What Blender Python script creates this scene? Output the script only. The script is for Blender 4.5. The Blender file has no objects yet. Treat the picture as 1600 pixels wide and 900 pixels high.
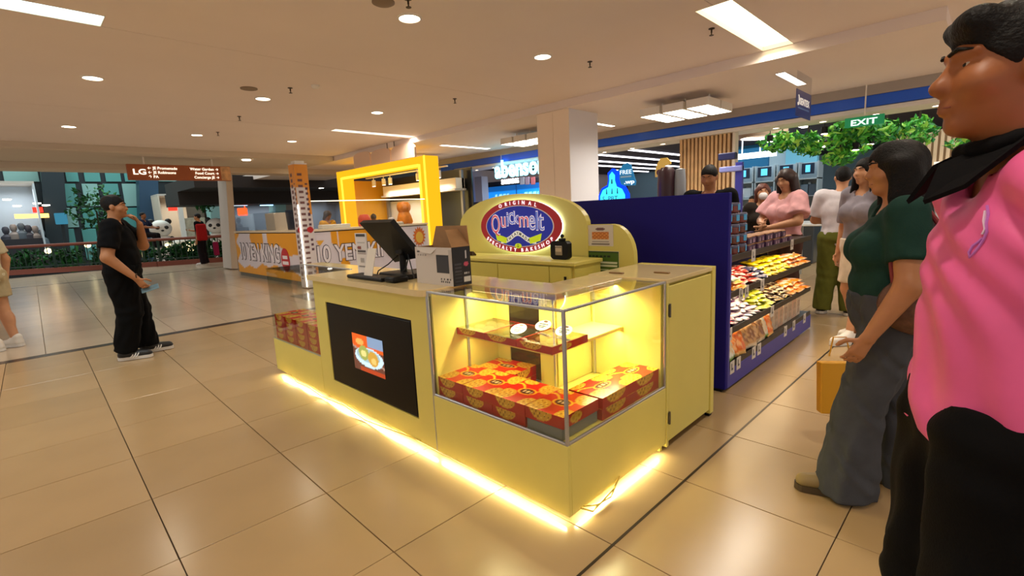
import bpy, bmesh, math, random
import numpy as np
from mathutils import Vector, Matrix
random.seed(7); np.random.seed(7)
scene = bpy.context.scene
COL = scene.collection
PI = math.pi

# ---------------------------------------------------------------- camera
H_CAM, F_PX = 1.30, 757.96
PITCH, ROLL, YAW = .1575, -.0476, .7833
fw = Vector((math.cos(YAW)*math.cos(PITCH), math.sin(YAW)*math.cos(PITCH), -math.sin(PITCH)))
rt = Vector((math.sin(YAW), -math.cos(YAW), 0)); up = rt.cross(fw)
r2 = rt*math.cos(ROLL) + up*math.sin(ROLL); u2 = up*math.cos(ROLL) - rt*math.sin(ROLL)
cd = bpy.data.cameras.new('camera'); cam = bpy.data.objects.new('camera', cd); COL.objects.link(cam)
cd.sensor_width = 36; cd.lens = F_PX/1600*36; cd.clip_start = .05; cd.clip_end = 200
cam.matrix_world = Matrix(((r2.x, u2.x, -fw.x, 0), (r2.y, u2.y, -fw.y, 0), (r2.z, u2.z, -fw.z, H_CAM), (0, 0, 0, 1)))
scene.camera = cam
# ---------------------------------------------------------------- world, exposure
w = bpy.data.worlds.new('world'); scene.world = w; w.use_nodes = True
w.node_tree.nodes['Background'].inputs[0].default_value = (1, .92, .87, 1)
w.node_tree.nodes['Background'].inputs[1].default_value = .58
scene.view_settings.view_transform = 'Standard'; scene.view_settings.look = 'None'
scene.view_settings.exposure = 0.28; scene.view_settings.gamma = 1; scene.view_settings.use_curve_mapping = False
# ---------------------------------------------------------------- lamps of the mall (downlights, troffers)
def area(name, loc, size, power, color, size_y=None, rot=(0, 0, 0), spread=PI*.9, shape=None):
    l = bpy.data.lights.new(name, 'AREA'); l.energy = power; l.color = color; l.size = size; l.spread = spread
    l.shape = shape or ('RECTANGLE' if size_y else 'DISK')
    if size_y: l.size_y = size_y
    o = bpy.data.objects.new(name, l); COL.objects.link(o); o.location = loc; o.rotation_euler = rot
    return o
WARM = (1, .90, .74); NEUT = (1, .93, .83); COOL = (.80, .92, 1)
DOWN = [(x, y) for y in (-3.4, .2, 3.76, 7.35, 10.87) for x in (-2.75, -.95, .86, 2.67, 4.44)]
for x, y in DOWN:
    area('downlight_lamp', (x, y, 2.975), .15, 8.5, WARM, spread=PI*.75)
area('troffer_lamp', (5.49, 1.905, 2.97), 1.7, 26, NEUT, .3)
area('troffer_lamp', (-.3, 5.35, 2.97), 1.9, 20, COOL, .25)
area('troffer_lamp', (5.5, 9.2, 2.97), 1.9, 22, NEUT, .2)

# ---------------------------------------------------------------- helpers
def s2l(c): return c/12.92 if c <= .04045 else ((c+.055)/1.055)**2.4
def hx(h):
    if not isinstance(h, str): return tuple(h)
    h = h.lstrip('#'); return tuple(s2l(int(h[i:i+2], 16)/255) for i in (0, 2, 4))
MATS = {}
def mat(name, col, rough=.5, metal=0, emit=0, ecol=None, noise=0, nscale=8, bump=0, bscale=60, spec=.5, trans=0, alpha=1, coat=0):
    if name in MATS: return MATS[name]
    m = bpy.data.materials.new(name); m.use_nodes = True; nt = m.node_tree; b = nt.nodes['Principled BSDF']
    c = (*hx(col), 1); b.inputs['Base Color'].default_value = c; b.inputs['Roughness'].default_value = rough
    b.inputs['Metallic'].default_value = metal; b.inputs['Specular IOR Level'].default_value = spec
    b.inputs['Coat Weight'].default_value = coat
    if emit:
        b.inputs['Emission Color'].default_value = (*hx(ecol or col), 1); b.inputs['Emission Strength'].default_value = emit
    if noise or bump:
        tc = nt.nodes.new('ShaderNodeTexCoord')
    if noise:
        n = nt.nodes.new('ShaderNodeTexNoise'); n.inputs['Scale'].default_value = nscale; n.inputs['Detail'].default_value = 5
        nt.links.new(tc.outputs['Object'], n.inputs['Vector'])
        r = nt.nodes.new('ShaderNodeValToRGB'); nt.links.new(n.outputs['Fac'], r.inputs[0])
        r.color_ramp.elements[0].position = .3; r.color_ramp.elements[1].position = .7
        r.color_ramp.elements[0].color = (*[v*(1-noise) for v in c[:3]], 1); r.color_ramp.elements[1].color = (*[min(1, v*(1+noise)) for v in c[:3]], 1)
        nt.links.new(r.outputs[0], b.inputs['Base Color'])
    if bump:
        n2 = nt.nodes.new('ShaderNodeTexNoise'); n2.inputs['Scale'].default_value = bscale; n2.inputs['Detail'].default_value = 4
        nt.links.new(tc.outputs['Object'], n2.inputs['Vector'])
        bp = nt.nodes.new('ShaderNodeBump'); bp.inputs['Strength'].default_value = bump; bp.inputs['Distance'].default_value = .01
        nt.links.new(n2.outputs['Fac'], bp.inputs['Height']); nt.links.new(bp.outputs[0], b.inputs['Normal'])
    MATS[name] = m; return m
def glow(name, col, st):
    if name in MATS: return MATS[name]
    m = bpy.data.materials.new(name); m.use_nodes = True; nt = m.node_tree; nt.nodes.clear()
    e = nt.nodes.new('ShaderNodeEmission'); o = nt.nodes.new('ShaderNodeOutputMaterial')
    e.inputs[0].default_value = (*hx(col), 1); e.inputs[1].default_value = st; nt.links.new(e.outputs[0], o.inputs[0])
    MATS[name] = m; return m
def glass(name, tint=(1, 1, 1), refl=1.0):
    if name in MATS: return MATS[name]
    m = bpy.data.materials.new(name); m.use_nodes = True; nt = m.node_tree; nt.nodes.clear()
    t = nt.nodes.new('ShaderNodeBsdfTransparent'); g = nt.nodes.new('ShaderNodeBsdfGlossy'); f = nt.nodes.new('ShaderNodeLayerWeight')
    mx = nt.nodes.new('ShaderNodeMixShader'); o = nt.nodes.new('ShaderNodeOutputMaterial')
    t.inputs[0].default_value = (*tint, 1); g.inputs['Roughness'].default_value = .02
    pw = nt.nodes.new('ShaderNodeMath'); pw.operation = 'POWER'; pw.inputs[1].default_value = 5
    mu = nt.nodes.new('ShaderNodeMath'); mu.operation = 'MULTIPLY_ADD'; mu.inputs[1].default_value = .9*refl; mu.inputs[2].default_value = .04*refl
    nt.links.new(f.outputs['Facing'], pw.inputs[0]); nt.links.new(pw.outputs[0], mu.inputs[0]); nt.links.new(mu.outputs[0], mx.inputs[0])
    nt.links.new(t.outputs[0], mx.inputs[1]); nt.links.new(g.outputs[0], mx.inputs[2]); nt.links.new(mx.outputs[0], o.inputs[0])
    MATS[name] = m; return m
def printed(name='printed_colour', rough=.4, emit=0):
    if name in MATS: return MATS[name]
    m = bpy.data.materials.new(name); m.use_nodes = True; nt = m.node_tree; b = nt.nodes['Principled BSDF']
    a = nt.nodes.new('ShaderNodeAttribute'); a.attribute_name = 'Col'
    b.inputs['Roughness'].default_value = rough
    nt.links.new(a.outputs['Color'], b.inputs['Base Color'])
    if emit: nt.links.new(a.outputs['Color'], b.inputs['Emission Color']); b.inputs['Emission Strength'].default_value = emit
    MATS[name] = m; return m

ORG = {}
class MB:
    def __init__(s): s.v = []; s.f = []; s.m = []; s.cm = 0
    def add(s, vs, fs):
        n = len(s.v); s.v += [tuple(p) for p in vs]; s.f += [tuple(i+n for i in f) for f in fs]; s.m += [s.cm]*len(fs); return s
    def box(s, x0, x1, y0, y1, z0, z1, c=0):
        if x0 > x1: x0, x1 = x1, x0
        if y0 > y1: y0, y1 = y1, y0
        if z0 > z1: z0, z1 = z1, z0
        if c <= 0:
            vs = [(x, y, z) for x in (x0, x1) for y in (y0, y1) for z in (z0, z1)]
            return s.add(vs, [(0, 1, 3, 2), (4, 6, 7, 5), (0, 4, 5, 1), (2, 3, 7, 6), (0, 2, 6, 4), (1, 5, 7, 3)])
        c = min(c, (x1-x0)*.49, (y1-y0)*.49, (z1-z0)*.49)
        vs = []; ix = {}
        for sx in (0, 1):
            for sy in (0, 1):
                for sz in (0, 1):
                    X = (x0, x1)[sx]; Y = (y0, y1)[sy]; Z = (z0, z1)[sz]; dx = c*(1-2*sx); dy = c*(1-2*sy); dz = c*(1-2*sz)
                    for a, p in enumerate(((X, Y+dy, Z+dz), (X+dx, Y, Z+dz), (X+dx, Y+dy, Z))):
                        ix[sx, sy, sz, a] = len(vs); vs.append(p)
        F = []
        for k in (0, 1):
            F.append([ix[k, 0, 0, 0], ix[k, 0, 1, 0], ix[k, 1, 1, 0], ix[k, 1, 0, 0]][::1 if k == 0 else -1])
            F.append([ix[0, k, 0, 1], ix[1, k, 0, 1], ix[1, k, 1, 1], ix[0, k, 1, 1]][::1 if k == 0 else -1])
            F.append([ix[0, 0, k, 2], ix[0, 1, k, 2], ix[1, 1, k, 2], ix[1, 0, k, 2]][::1 if k == 0 else -1])
        for a in (0, 1):
            for b in (0, 1):
                F.append([ix[a, b, 0, 0], ix[a, b, 1, 0], ix[a, b, 1, 1], ix[a, b, 0, 1]])
                F.append([ix[a, 0, b, 0], ix[a, 1, b, 0], ix[a, 1, b, 2], ix[a, 0, b, 2]])
                F.append([ix[0, a, b, 1], ix[1, a, b, 1], ix[1, a, b, 2], ix[0, a, b, 2]])
                for d in (0, 1): F.append([ix[a, b, d, k] for k in range(3)])
        return s.add(vs, F)
    def ring(s, c, r, ax, n, rb=None):
        c = Vector(c); ax = Vector(ax).normalized(); a = ax.orthogonal().normalized(); b = ax.cross(a)
        return [c + a*(math.cos(t)*r) + b*(math.sin(t)*(rb or r)) for t in (2*PI*i/n for i in range(n))]
    def cyl(s, p, q, r, n=16, rq=None, caps=True):
        p = Vector(p); q = Vector(q); ax = q-p
        vs = s.ring(p, r, ax, n) + s.ring(q, r if rq is None else rq, ax, n)
        F = [(i, (i+1) % n, n+(i+1) % n, n+i) for i in range(n)]
        if caps: F += [tuple(range(n-1, -1, -1)), tuple(range(n, 2*n))]
        return s.add(vs, F)
    def tube(s, pts, r, n=8, closed=False):
        pts = [Vector(p) for p in pts]; m = len(pts); vs = []; prev = None
        for i, p in enumerate(pts):
            t = (pts[(i+1) % m]-pts[i-1]) if closed else (pts[min(i+1, m-1)]-pts[max(i-1, 0)])
            t.normalize()
            a = (prev - t*prev.dot(t)) if prev is not None and (prev - t*prev.dot(t)).length > 1e-4 else t.orthogonal()
            a.normalize(); prev = a; b = t.cross(a); rr = r[i] if isinstance(r, (list, tuple)) else r
            vs += [p + a*(math.cos(2*PI*k/n)*rr) + b*(math.sin(2*PI*k/n)*rr) for k in range(n)]
        F = [(i*n+k, i*n+(k+1) % n, ((i+1) % m)*n+(k+1) % n, ((i+1) % m)*n+k) for i in range(m if closed else m-1) for k in range(n)]
        if not closed: F += [tuple(range(n-1, -1, -1)), tuple(range((m-1)*n, m*n))]
        return s.add(vs, F)
    def lathe(s, prof, c=(0, 0, 0), n=20):
        vs = [(c[0]+r*math.cos(2*PI*k/n), c[1]+r*math.sin(2*PI*k/n), c[2]+z) for r, z in prof for k in range(n)]
        m = len(prof); F = [(i*n+k, i*n+(k+1) % n, (i+1)*n+(k+1) % n, (i+1)*n+k) for i in range(m-1) for k in range(n)]
        F += [tuple(range(n-1, -1, -1)), tuple(range((m-1)*n, m*n))]
        return s.add(vs, F)
    def prism(s, poly, o, rv, uv, d):
        """poly (a,b) in the plane o + a*rv + b*uv, extruded by vector d"""
        o = Vector(o); rv = Vector(rv); uv = Vector(uv); d = Vector(d); n = len(poly)
        vs = [o+rv*a+uv*b for a, b in poly]; vs += [v+d for v in vs]
        return s.add(vs, [tuple(range(n)), tuple(range(2*n-1, n-1, -1))] + [(i, i+n, (i+1) % n+n, (i+1) % n) for i in range(n)])
    def sph(s, c, r, n=12, m=8):
        rx, ry, rz = r if isinstance(r, (tuple, list)) else (r, r, r)
        vs = []; 
        for i in range(1, m):
            t = PI*i/m
            vs += [(c[0]+rx*math.sin(t)*math.cos(2*PI*k/n), c[1]+ry*math.sin(t)*math.sin(2*PI*k/n), c[2]+rz*math.cos(t)) for k in range(n)]
        vs += [(c[0], c[1], c[2]+rz), (c[0], c[1], c[2]-rz)]; T = len(vs)-2
        F = [(i*n+k, (i+1)*n+k, (i+1)*n+(k+1) % n, i*n+(k+1) % n) for i in range(m-2) for k in range(n)]
        F += [(T, k, (k+1) % n) for k in range(n)] + [(T+1, (m-2)*n+(k+1) % n, (m-2)*n+k) for k in range(n)]
        return s.add(vs, F)
    def mesh(s, name, mats, smooth=False, fix=True):
        me = bpy.data.meshes.new(name); me.from_pydata(s.v, [], s.f)
        for m in (mats if isinstance(mats, (list, tuple)) else [mats]): me.materials.append(m)
        me.polygons.foreach_set('material_index', s.m)
        if fix:
            bm = bmesh.new(); bm.from_mesh(me); bmesh.ops.recalc_face_normals(bm, faces=bm.faces); bm.to_mesh(me); bm.free()
        if smooth:
            me.polygons.foreach_set('use_smooth', [True]*len(me.polygons))
            if smooth != 'all': me.set_sharp_from_angle(angle=math.radians(40))
        me.update(); return me
def tag(o, label=None, cat=None, group=None, kind=None):
    for k, v in (('label', label), ('category', cat), ('group', group), ('kind', kind)):
        if v: o[k] = v
    return o
def thing(name, label, cat, loc=(0, 0, 0), rotz=0, group=None, kind=None):
    o = bpy.data.objects.new(name, None); COL.objects.link(o); o.empty_display_size = .1
    o.location = loc; o.rotation_euler = (0, 0, rotz); tag(o, label, cat, group, kind); return o
def linkmesh(name, me, parent=None):
    o = bpy.data.objects.new(name, me); COL.objects.link(o)
    if parent is not None: o.parent = parent
    return o
def root_of(o):
    while o.parent: o = o.parent
    return o
def obj(name, mb, mats, parent=None, smooth=False, world=False):
    """world=True: the builder holds world coordinates; shift them into the unrotated root's frame"""
    if world and parent is not None:
        l = root_of(parent).location
        mb.v = [(a-l.x, b-l.y, c-l.z) for a, b, c in mb.v]
    return linkmesh(name, mb.mesh(name, mats, smooth), parent)
def struct(name, mb, mats, parent=None, smooth=False):
    o = obj(name, mb, mats, parent, smooth)
    if parent is None: o['kind'] = 'structure'
    return o
def solo(name, mb, mats, label, cat, group=None, smooth=False, loc=None):
    """a thing that is one mesh; its origin goes to the centre of its base"""
    vs = np.array(mb.v)
    if loc is None: loc = ((vs[:, 0].min()+vs[:, 0].max())/2, (vs[:, 1].min()+vs[:, 1].max())/2, vs[:, 2].min())
    mb.v = [tuple(p) for p in vs-np.array(loc)]
    o = obj(name, mb, mats, None, smooth); o.location = loc; return tag(o, label, cat, group)
def copy_tree(o, parent=None):
    c = o.copy(); COL.objects.link(c); c.parent = parent
    for ch in o.children: copy_tree(ch, c)
    return c
def paint(name, o, rv, uv, nx, ny, fn, m, parent=None, thick=0, world=True):
    """a flat printed sheet: nx*ny quads in the plane o+u*rv+v*uv, u,v in 0..1, coloured by fn(u,v)->(N,3) sRGB 0..1"""
    u, v = np.meshgrid(np.linspace(0, 1, nx+1), np.linspace(0, 1, ny+1), indexing='ij'); u = u.ravel(); v = v.ravel()
    o = np.array(o, float); rv = np.array(rv, float); uv = np.array(uv, float)
    P = o + u[:, None]*rv + v[:, None]*uv
    if world and parent is not None: P = P - np.array(root_of(parent).location)
    i, j = np.meshgrid(np.arange(nx), np.arange(ny), indexing='ij'); a = (i*(ny+1)+j).ravel()
    F = np.stack([a, a+ny+1, a+ny+2, a+1], 1)
    me = npmesh(name, P, F); me.materials.append(m)
    c = np.clip(np.asarray(fn(u, v), float), 0, 1); lin = np.where(c <= .04045, c/12.92, ((c+.055)/1.055)**2.4)
    at = me.color_attributes.new('Col', 'FLOAT_COLOR', 'POINT'); at.data.foreach_set('color', np.concatenate([lin, np.ones((len(lin), 1))], 1).astype(np.float32).ravel())
    if isinstance(name, str) and parent is None and thick is None: return me
    return linkmesh(name, me, parent)
def npmesh(name, V, F):
    me = bpy.data.meshes.new(name); F = np.asarray(F, np.int32); k = F.shape[1]
    me.vertices.add(len(V)); me.vertices.foreach_set('co', np.asarray(V, np.float32).ravel())
    me.loops.add(F.size); me.loops.foreach_set('vertex_index', F.ravel())
    me.polygons.add(len(F)); me.polygons.foreach_set('loop_start', np.arange(0, F.size, k, dtype=np.int32))
    me.polygons.foreach_set('use_smooth', np.zeros(len(F), bool)); me.update(calc_edges=True); me.validate(); return me
TXT = {}
def text_data(s, offset=0, extrude=0):
    key = (s, offset, extrude)
    if key not in TXT:
        cu = bpy.data.curves.new('t', 'FONT'); cu.body = s; cu.size = 1; cu.offset = offset; cu.extrude = extrude; cu.resolution_u = 3
        o = bpy.data.objects.new('t', cu); COL.objects.link(o); dg = bpy.context.evaluated_depsgraph_get()
        me = o.evaluated_get(dg).to_mesh(); V = np.array([v.co[:] for v in me.vertices]) if len(me.vertices) else np.zeros((0, 3)); F = [tuple(p.vertices) for p in me.polygons]
        o.evaluated_get(dg).to_mesh_clear(); bpy.data.objects.remove(o); bpy.data.curves.remove(cu)
        if len(V): V[:, 0] -= V[:, 0].min()
        TXT[key] = (V, F)
    return TXT[key]
def text(s, o, rv, uv, m, parent, height=None, width=None, offset=0, extrude=.004, name='lettering', center=True, world=True, label=None, lift=0):
    """lettering mesh: o is the anchor (baseline centre or left), rv/uv unit vectors; the glyph box is fitted to width and height"""
    V, F = text_data(s, offset, 0)
    if not len(V): return None
    V = V.copy(); w0 = V[:, 0].max(); h0 = V[:, 1].max()-min(0, V[:, 1].min()) if height else 1
    capz = .73
    sy = (height/capz) if height else width/w0; sx = (width/w0) if width else sy
    V[:, 0] *= sx; V[:, 1] *= sy
    if center: V[:, 0] -= V[:, 0].max()/2
    o = Vector(o); rv = Vector(rv).normalized(); uv = Vector(uv).normalized(); n = rv.cross(uv)
    mb = MB(); L = [o + rv*a + uv*b + n*lift for a, b, _ in V]
    mb.add(L, F)
    if extrude:
        E = {}
        for f in F:
            for a, b in zip(f, f[1:]+f[:1]): E[(a, b)] = E.get((a, b), 0)+1
        top = [p + n*extrude for p in L]; k = len(L)
        mb = MB(); mb.add(top, F); mb.v += [tuple(p) for p in L]
        sd = [(b, a, a+k, b+k) for (a, b) in E if (b, a) not in E]; mb.f += sd; mb.m += [0]*len(sd)
    if world and parent is not None:
        l = root_of(parent).location; mb.v = [(a-l.x, b-l.y, c-l.z) for a, b, c in mb.v]
    me = mb.mesh(name, m, fix=False); ob = linkmesh(name, me, parent)
    if label: ob['label'] = label
    return ob
NX = Vector((-1, 0, 0)); RX = Vector((0, -1, 0))     # a face that looks to -X: reading direction is -Y
RY = Vector((1, 0, 0)); UP = Vector((0, 0, 1))       # a face that looks to -Y: reading direction is +X
def arc_text(s, c, rv, uv, ra, rb, a0, a1, h, m, parent, inward=False, offset=.02, wfac=1.0, extrude=.004, name='letter'):
    """each letter its own mesh along an elliptic arc from angle a0 to a1 (radians, ccw from rv)"""
    rv = Vector(rv); uv = Vector(uv); c = Vector(c); n = len(s)
    # equal arc-length spacing
    T = np.linspace(a0, a1, 400); X = ra*np.cos(T); Y = rb*np.sin(T); L = np.concatenate([[0], np.cumsum(np.hypot(np.diff(X), np.diff(Y)))])
    wd = np.array([max(.25, text_data(ch, offset)[0][:, 0].max()) if ch != ' ' else .35 for ch in s])+.06
    cen = (np.cumsum(wd)-wd/2)/wd.sum()*L[-1]
    for ch, q in zip(s, cen):
        if ch == ' ': continue
        t = np.interp(q, L, T); p = c + rv*(ra*math.cos(t)) + uv*(rb*math.sin(t))
        tx, ty = -ra*math.sin(t), rb*math.cos(t)
        if a1 < a0: tx, ty = -tx, -ty
        d = (rv*tx+uv*ty).normalized(); k = (rv*-ty+uv*tx).normalized()
        text(ch, p, d, k, m, parent, height=h, offset=offset, extrude=extrude, name=name)
# ---------------------------------------------------------------- the setting: floor, ceilings, pillar, store front
KT = -.0143                       # the floor grid is turned a little against the kiosk
TX, TY = .5994, .612           # joint spacing read off the floor
grout = mat('floor_grout', '#5a4630', .8)
def tile_mat(name, col, rough):
    m = mat(name, col, rough, noise=.05, nscale=2.2, spec=.5)
    nt = m.node_tree; b = nt.nodes['Principled BSDF']; oi = nt.nodes.new('ShaderNodeObjectInfo'); hs = nt.nodes.new('ShaderNodeHueSaturation')
    mr = nt.nodes.new('ShaderNodeMapRange'); mr.inputs[3].default_value = .93; mr.inputs[4].default_value = 1.06
    src = b.inputs['Base Color'].links[0].from_socket
    nt.links.new(oi.outputs['Random'], mr.inputs[0]); nt.links.new(mr.outputs[0], hs.inputs['Value']); nt.links.new(src, hs.inputs['Color']); nt.links.new(hs.outputs[0], b.inputs['Base Color'])
    return m
T1 = tile_mat('beige_floor_tile', '#ab9069', .22); T2 = tile_mat('pale_concourse_tile', '#b3a088', .2)
STRIP = mat('dark_granite_strip', '#3a2c20', .25)
fb = MB(); fb.box(-6, 21.5, -4, 21.2, -.12, -.012)
FLOOR = struct('floor', fb, grout)
cK, sK = math.cos(KT), math.sin(KT)
def g2w(gx, gy): return (gx*cK-gy*sK, gx*sK+gy*cK)
def proj_ok(x, y):
    d = Vector((x, y, -H_CAM)); z = d.dot(fw)
    if z < .1: return 0
    px = 800+F_PX*d.dot(r2)/z; py = 450-F_PX*d.dot(u2)/z
    if -60 < px < 1660 and -60 < py < 960: return 1/(z*z)*abs(H_CAM)/d.length
    return 0
tb = MB(); g = .0022; tb.box(-TX/2+g, TX/2-g, -TY/2+g, TY/2-g, -.012, 0, .0012)
TM1 = tb.mesh('tile', T1)
tb = MB(); tb.box(-TX/2+g, TX/2-g, -TY+g, TY-g, -.012, 0, .0012); TM2 = tb.mesh('tile', T2)
cells = []
OX, OY = .2371, .3678-TY*6            # a grid corner, from the joints in the photograph
for i in range(-10, 24):
    for j in range(0, 40):
        gx = OX+(i+.5)*TX; gy = OY+(j+.5)*TY
        if OY+j*TY > 7.0: continue
        x, y = g2w(gx, gy)
        if -6 < x < 15.6 and -3.8 < y < 7.4: cells.append((proj_ok(x, y), x, y, KT, 1))
Y2 = .3678+TY*11+.15
for i in range(-10, 24):
    for j in range(0, 12):
        gx = OX+(i+.5)*TX+.3; gy = Y2+(j+.5)*2*TY
        x, y = g2w(gx, gy)
        if -6 < x < 15.6 and y < 20.5: cells.append((proj_ok(x, y), x, y, KT, 2))
cells.sort(key=lambda c: -c[0])
rest = {1: MB(), 2: MB()}
for n, (p, x, y, r, k) in enumerate(cells):
    if n < 300 and p > 0:
        o = linkmesh('tile', TM1 if k == 1 else TM2, FLOOR); o.location = (x, y, 0); o.rotation_euler = (0, 0, r)
    else:
        hy = TY/2 if k == 1 else TY
        q = [(-TX/2+g, -hy+g), (TX/2-g, -hy+g), (TX/2-g, hy-g), (-TX/2+g, hy-g)]
        c, s = math.cos(r), math.sin(r)
        rest[k].add([(x+a*c-b*s, y+a*s+b*c, 0) for a, b in q]+[(x+a*c-b*s, y+a*s+b*c, -.012) for a, b in q], [(0, 1, 2, 3)]+[(i2, i2+4, (i2+1) % 4+4, (i2+1) % 4) for i2 in range(4)])
for k in (1, 2):
    o = obj('far_tiles', rest[k], (T1, T2)[k-1], FLOOR); o['kind'] = 'stuff'
YS = Y2-.075
sb = MB(); q = [g2w(a, b) for a, b in ((-7, YS-.073), (17, YS-.073), (17, YS+.073), (-7, YS+.073))]
sb.prism(q, (0, 0, -.011), (1, 0, 0), (0, 1, 0), (0, 0, .0115)); obj('border_strip', sb, STRIP, FLOOR)['label'] = 'dark brown stone strip'
sb = MB(); q = [g2w(a, b) for a, b in ((-7, 16.95), (9, 16.95), (9, 17.1), (-7, 17.1))]
sb.prism(q, (0, 0, -.005), (1, 0, 0), (0, 1, 0), (0, 0, .0062)); obj('border_strip', sb, STRIP, FLOOR)
sb = MB(); gy = .9787   # expansion joint running away past the kiosk
q = [g2w(a, b) for a, b in ((-2, gy-.006), (14, gy-.006), (14, gy+.006), (-2, gy+.006))]
sb.prism(q, (0, 0, -.005), (1, 0, 0), (0, 1, 0), (0, 0, .0058)); obj('expansion_joint', sb, mat('joint_strip', '#3b3026', .35, .6), FLOOR)

CEIL = mat('cream_ceiling_paint', '#eee0d6', .75, noise=.02, nscale=1)
dark = mat('dark_void', '#15120f', .9)
# main ceiling: boards between the long seams, troffer openings left in the seams
seams = [-5, -1.7, 1.905, 5.5, 9.2, 13.0]
cb = MB(); cb.box(-7, 6.4, -5, 13.0, 3.06, 3.2); CE = struct('ceiling', cb, dark)
TROFF = [(4.58, 6.395, 1.74, 2.07), (-1.4, .76, 5.22, 5.5), (4.56, 6.39, 9.09, 9.31)]
def slab_with_holes(mb, x0, x1, y0, y1, z0, z1, holes):
    xs = sorted({x0, x1, *[v for h in holes for v in h[:2] if x0 < v < x1]}); ys = sorted({y0, y1, *[v for h in holes for v in h[2:] if y0 < v < y1]})
    for a, b in zip(xs, xs[1:]):
        for c, d in zip(ys, ys[1:]):
            mx, my = (a+b)/2, (c+d)/2
            if any(h[0] < mx < h[1] and h[2] < my < h[3] for h in holes): continue
            mb.box(a, b, c, d, z0, z1)
for a, b in zip(seams, seams[1:]):
    pb = MB(); slab_with_holes(pb, -7, 6.4, a+.004, b-.004, 3.0, 3.06, TROFF); obj('ceiling_board', pb, CEIL, CE)
# bulkhead edge and the lower ceiling by the stores
cb = MB(); cb.box(6.4, 9.12, .46, 21, 2.88, 3.1); cb.box(6.4, 16, -6, .46, 3.0, 3.1); struct('ceiling_lower', cb, CEIL)
# concourse edge: fascia and soffits towards the atrium
cb = MB(); cb.box(-7, 6.4, 13.0, 15.3, 2.87, 3.1, .02); cb.box(-7, 9, 15.3, 16.0, 2.72, 3.1, .02)
struct('trim_1', cb, mat('concourse_soffit', '#cfc1ae', .8))['label'] = 'stepped bulkhead over the concourse'
# pillar, two tones of panels
PX0, PX1, PY0, PY1 = 6.47, 7.27, 4.98, 5.66
pb = MB(); pb.box(PX0+.02, PX1, PY0+.02, PY1, 0, 2.885); PIL = struct('wall_pillar', pb, mat('pillar_core', '#cfc4b4', .6))
pm = mat('pillar_panel', '#fbe8d0', .5)
for a, b in ((PY0, PY0+.33), (PY0+.334, PY1)):
    pb = MB(); pb.box(PX0, PX0+.03, a, b, 0, 2.88, .003); obj('panel', pb, pm, PIL)
pb = MB(); pb.box(PX0+.005, PX1, PY0-.004, PY0+.022, 0, 2.88, .003); obj('panel', pb, mat('pillar_panel_grey', '#e2e2e8', .5), PIL)

# store front: grey bulkhead, blue band, white soffit
wb = MB(); wb.box(9.1, 9.3, -6, 12.4, 2.735, 2.9); wb.box(9.18, 9.3, -6, 12.4, 2.56, 2.74); struct('wall_store_bulkhead', wb, mat('bulkhead_grey', '#a9a097', .7))
BLUE = mat('store_blue', '#1a5fe0', .35)
wb = MB(); wb.box(9.13, 9.19, -6, 11.85, 2.575, 2.735, .004); struct('trim_2', wb, BLUE)['label'] = 'blue band over the store front'
wb = MB(); wb.box(9.1, 9.25, 11.25, 11.85, 0, 2.58, .004); struct('trim_3', wb, BLUE)['label'] = 'blue column at the end of the store front'
wb = MB(); wb.box(9.14, 9.75, -6, 11.25, 2.5, 2.565, .003); struct('trim_4', wb, mat('store_soffit', '#e8e4de', .5))['label'] = 'white soffit of the store front'
# store shell
wb = MB(); wb.box(9.76, 21.5, -6, 13.4, 2.78, 2.9); struct('ceiling_store', wb, mat('store_ceiling_dark', '#2e2632', .8))
wb = MB(); wb.box(21, 21.15, -6, 13.4, 0, 2.85); struct('wall_store_back', wb, mat('store_wall_cool', '#8fb4c4', .6))
wb = MB(); wb.box(9.3, 21, 13.2, 13.36, 0, 2.8); struct('wall_store_end', wb, mat('store_wall_pink', '#d9c6c4', .6))
# ---------------------------------------------------------------- ceiling fittings
white_metal = mat('white_fitting', '#e9e2d6', .4)
lamp_e = glow('downlight_glow', '#fff3dc', 9)
def downlight(loc, r, label, group):
    t = thing('downlight', label, 'light', loc, 0, group)
    a = MB(); a.lathe([(r*1.22, .004), (r*1.22, -.006), (r*1.04, -.012), (r, -.004), (r, .004)], n=24); obj('trim_ring', a, white_metal, t, True)
    b = MB(); b.lathe([(.001, -.002), (r, -.002), (r, -.0045), (.001, -.0055)], n=24); obj('lens', b, lamp_e, t)
    return t
rowname = {3.76: 'nearest row', 7.35: 'middle row', 10.87: 'farthest row'}
colname = {.86: 'at the far left', 2.67: 'in the middle', 4.44: 'at the right'}
for x, y in DOWN:
    if y in rowname and x in colname:
        if (y, x) == (3.76, .86): continue
        downlight((x, y, 3.0), .088, f'round recessed downlight in the {rowname[y]} on the cream ceiling, {colname[x]}', 'round downlights in the cream ceiling')
for (x0, x1, y0, y1), lb, gm in zip(TROFF, ('large warm rectangular light panel in the ceiling by the bulkhead', 'long cool-white light trough at the left edge of the ceiling', 'long slim light panel over the yellow framed stand'),
                                    (glow('troffer_warm', '#ffedbf', 3.2), glow('troffer_cool', '#e4fff6', 3.0), glow('troffer_white', '#fff8ea', 3.6))):
    t = thing('troffer_light', lb, 'light', ((x0+x1)/2, (y0+y1)/2, 3.0)); hx_, hy_ = (x1-x0)/2, (y1-y0)/2
    a = MB(); a.box(-hx_, hx_, -hy_, hy_, .045, .05); obj('diffuser', a, gm, t)
    for q in ((-hx_, hx_, -hy_, -hy_+.006), (-hx_, hx_, hy_-.006, hy_), (-hx_, -hx_+.006, -hy_, hy_), (hx_-.006, hx_, -hy_, hy_)):
        a = MB(); a.box(*q, -.003, .05); obj('frame_rail', a, white_metal, t)
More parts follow.
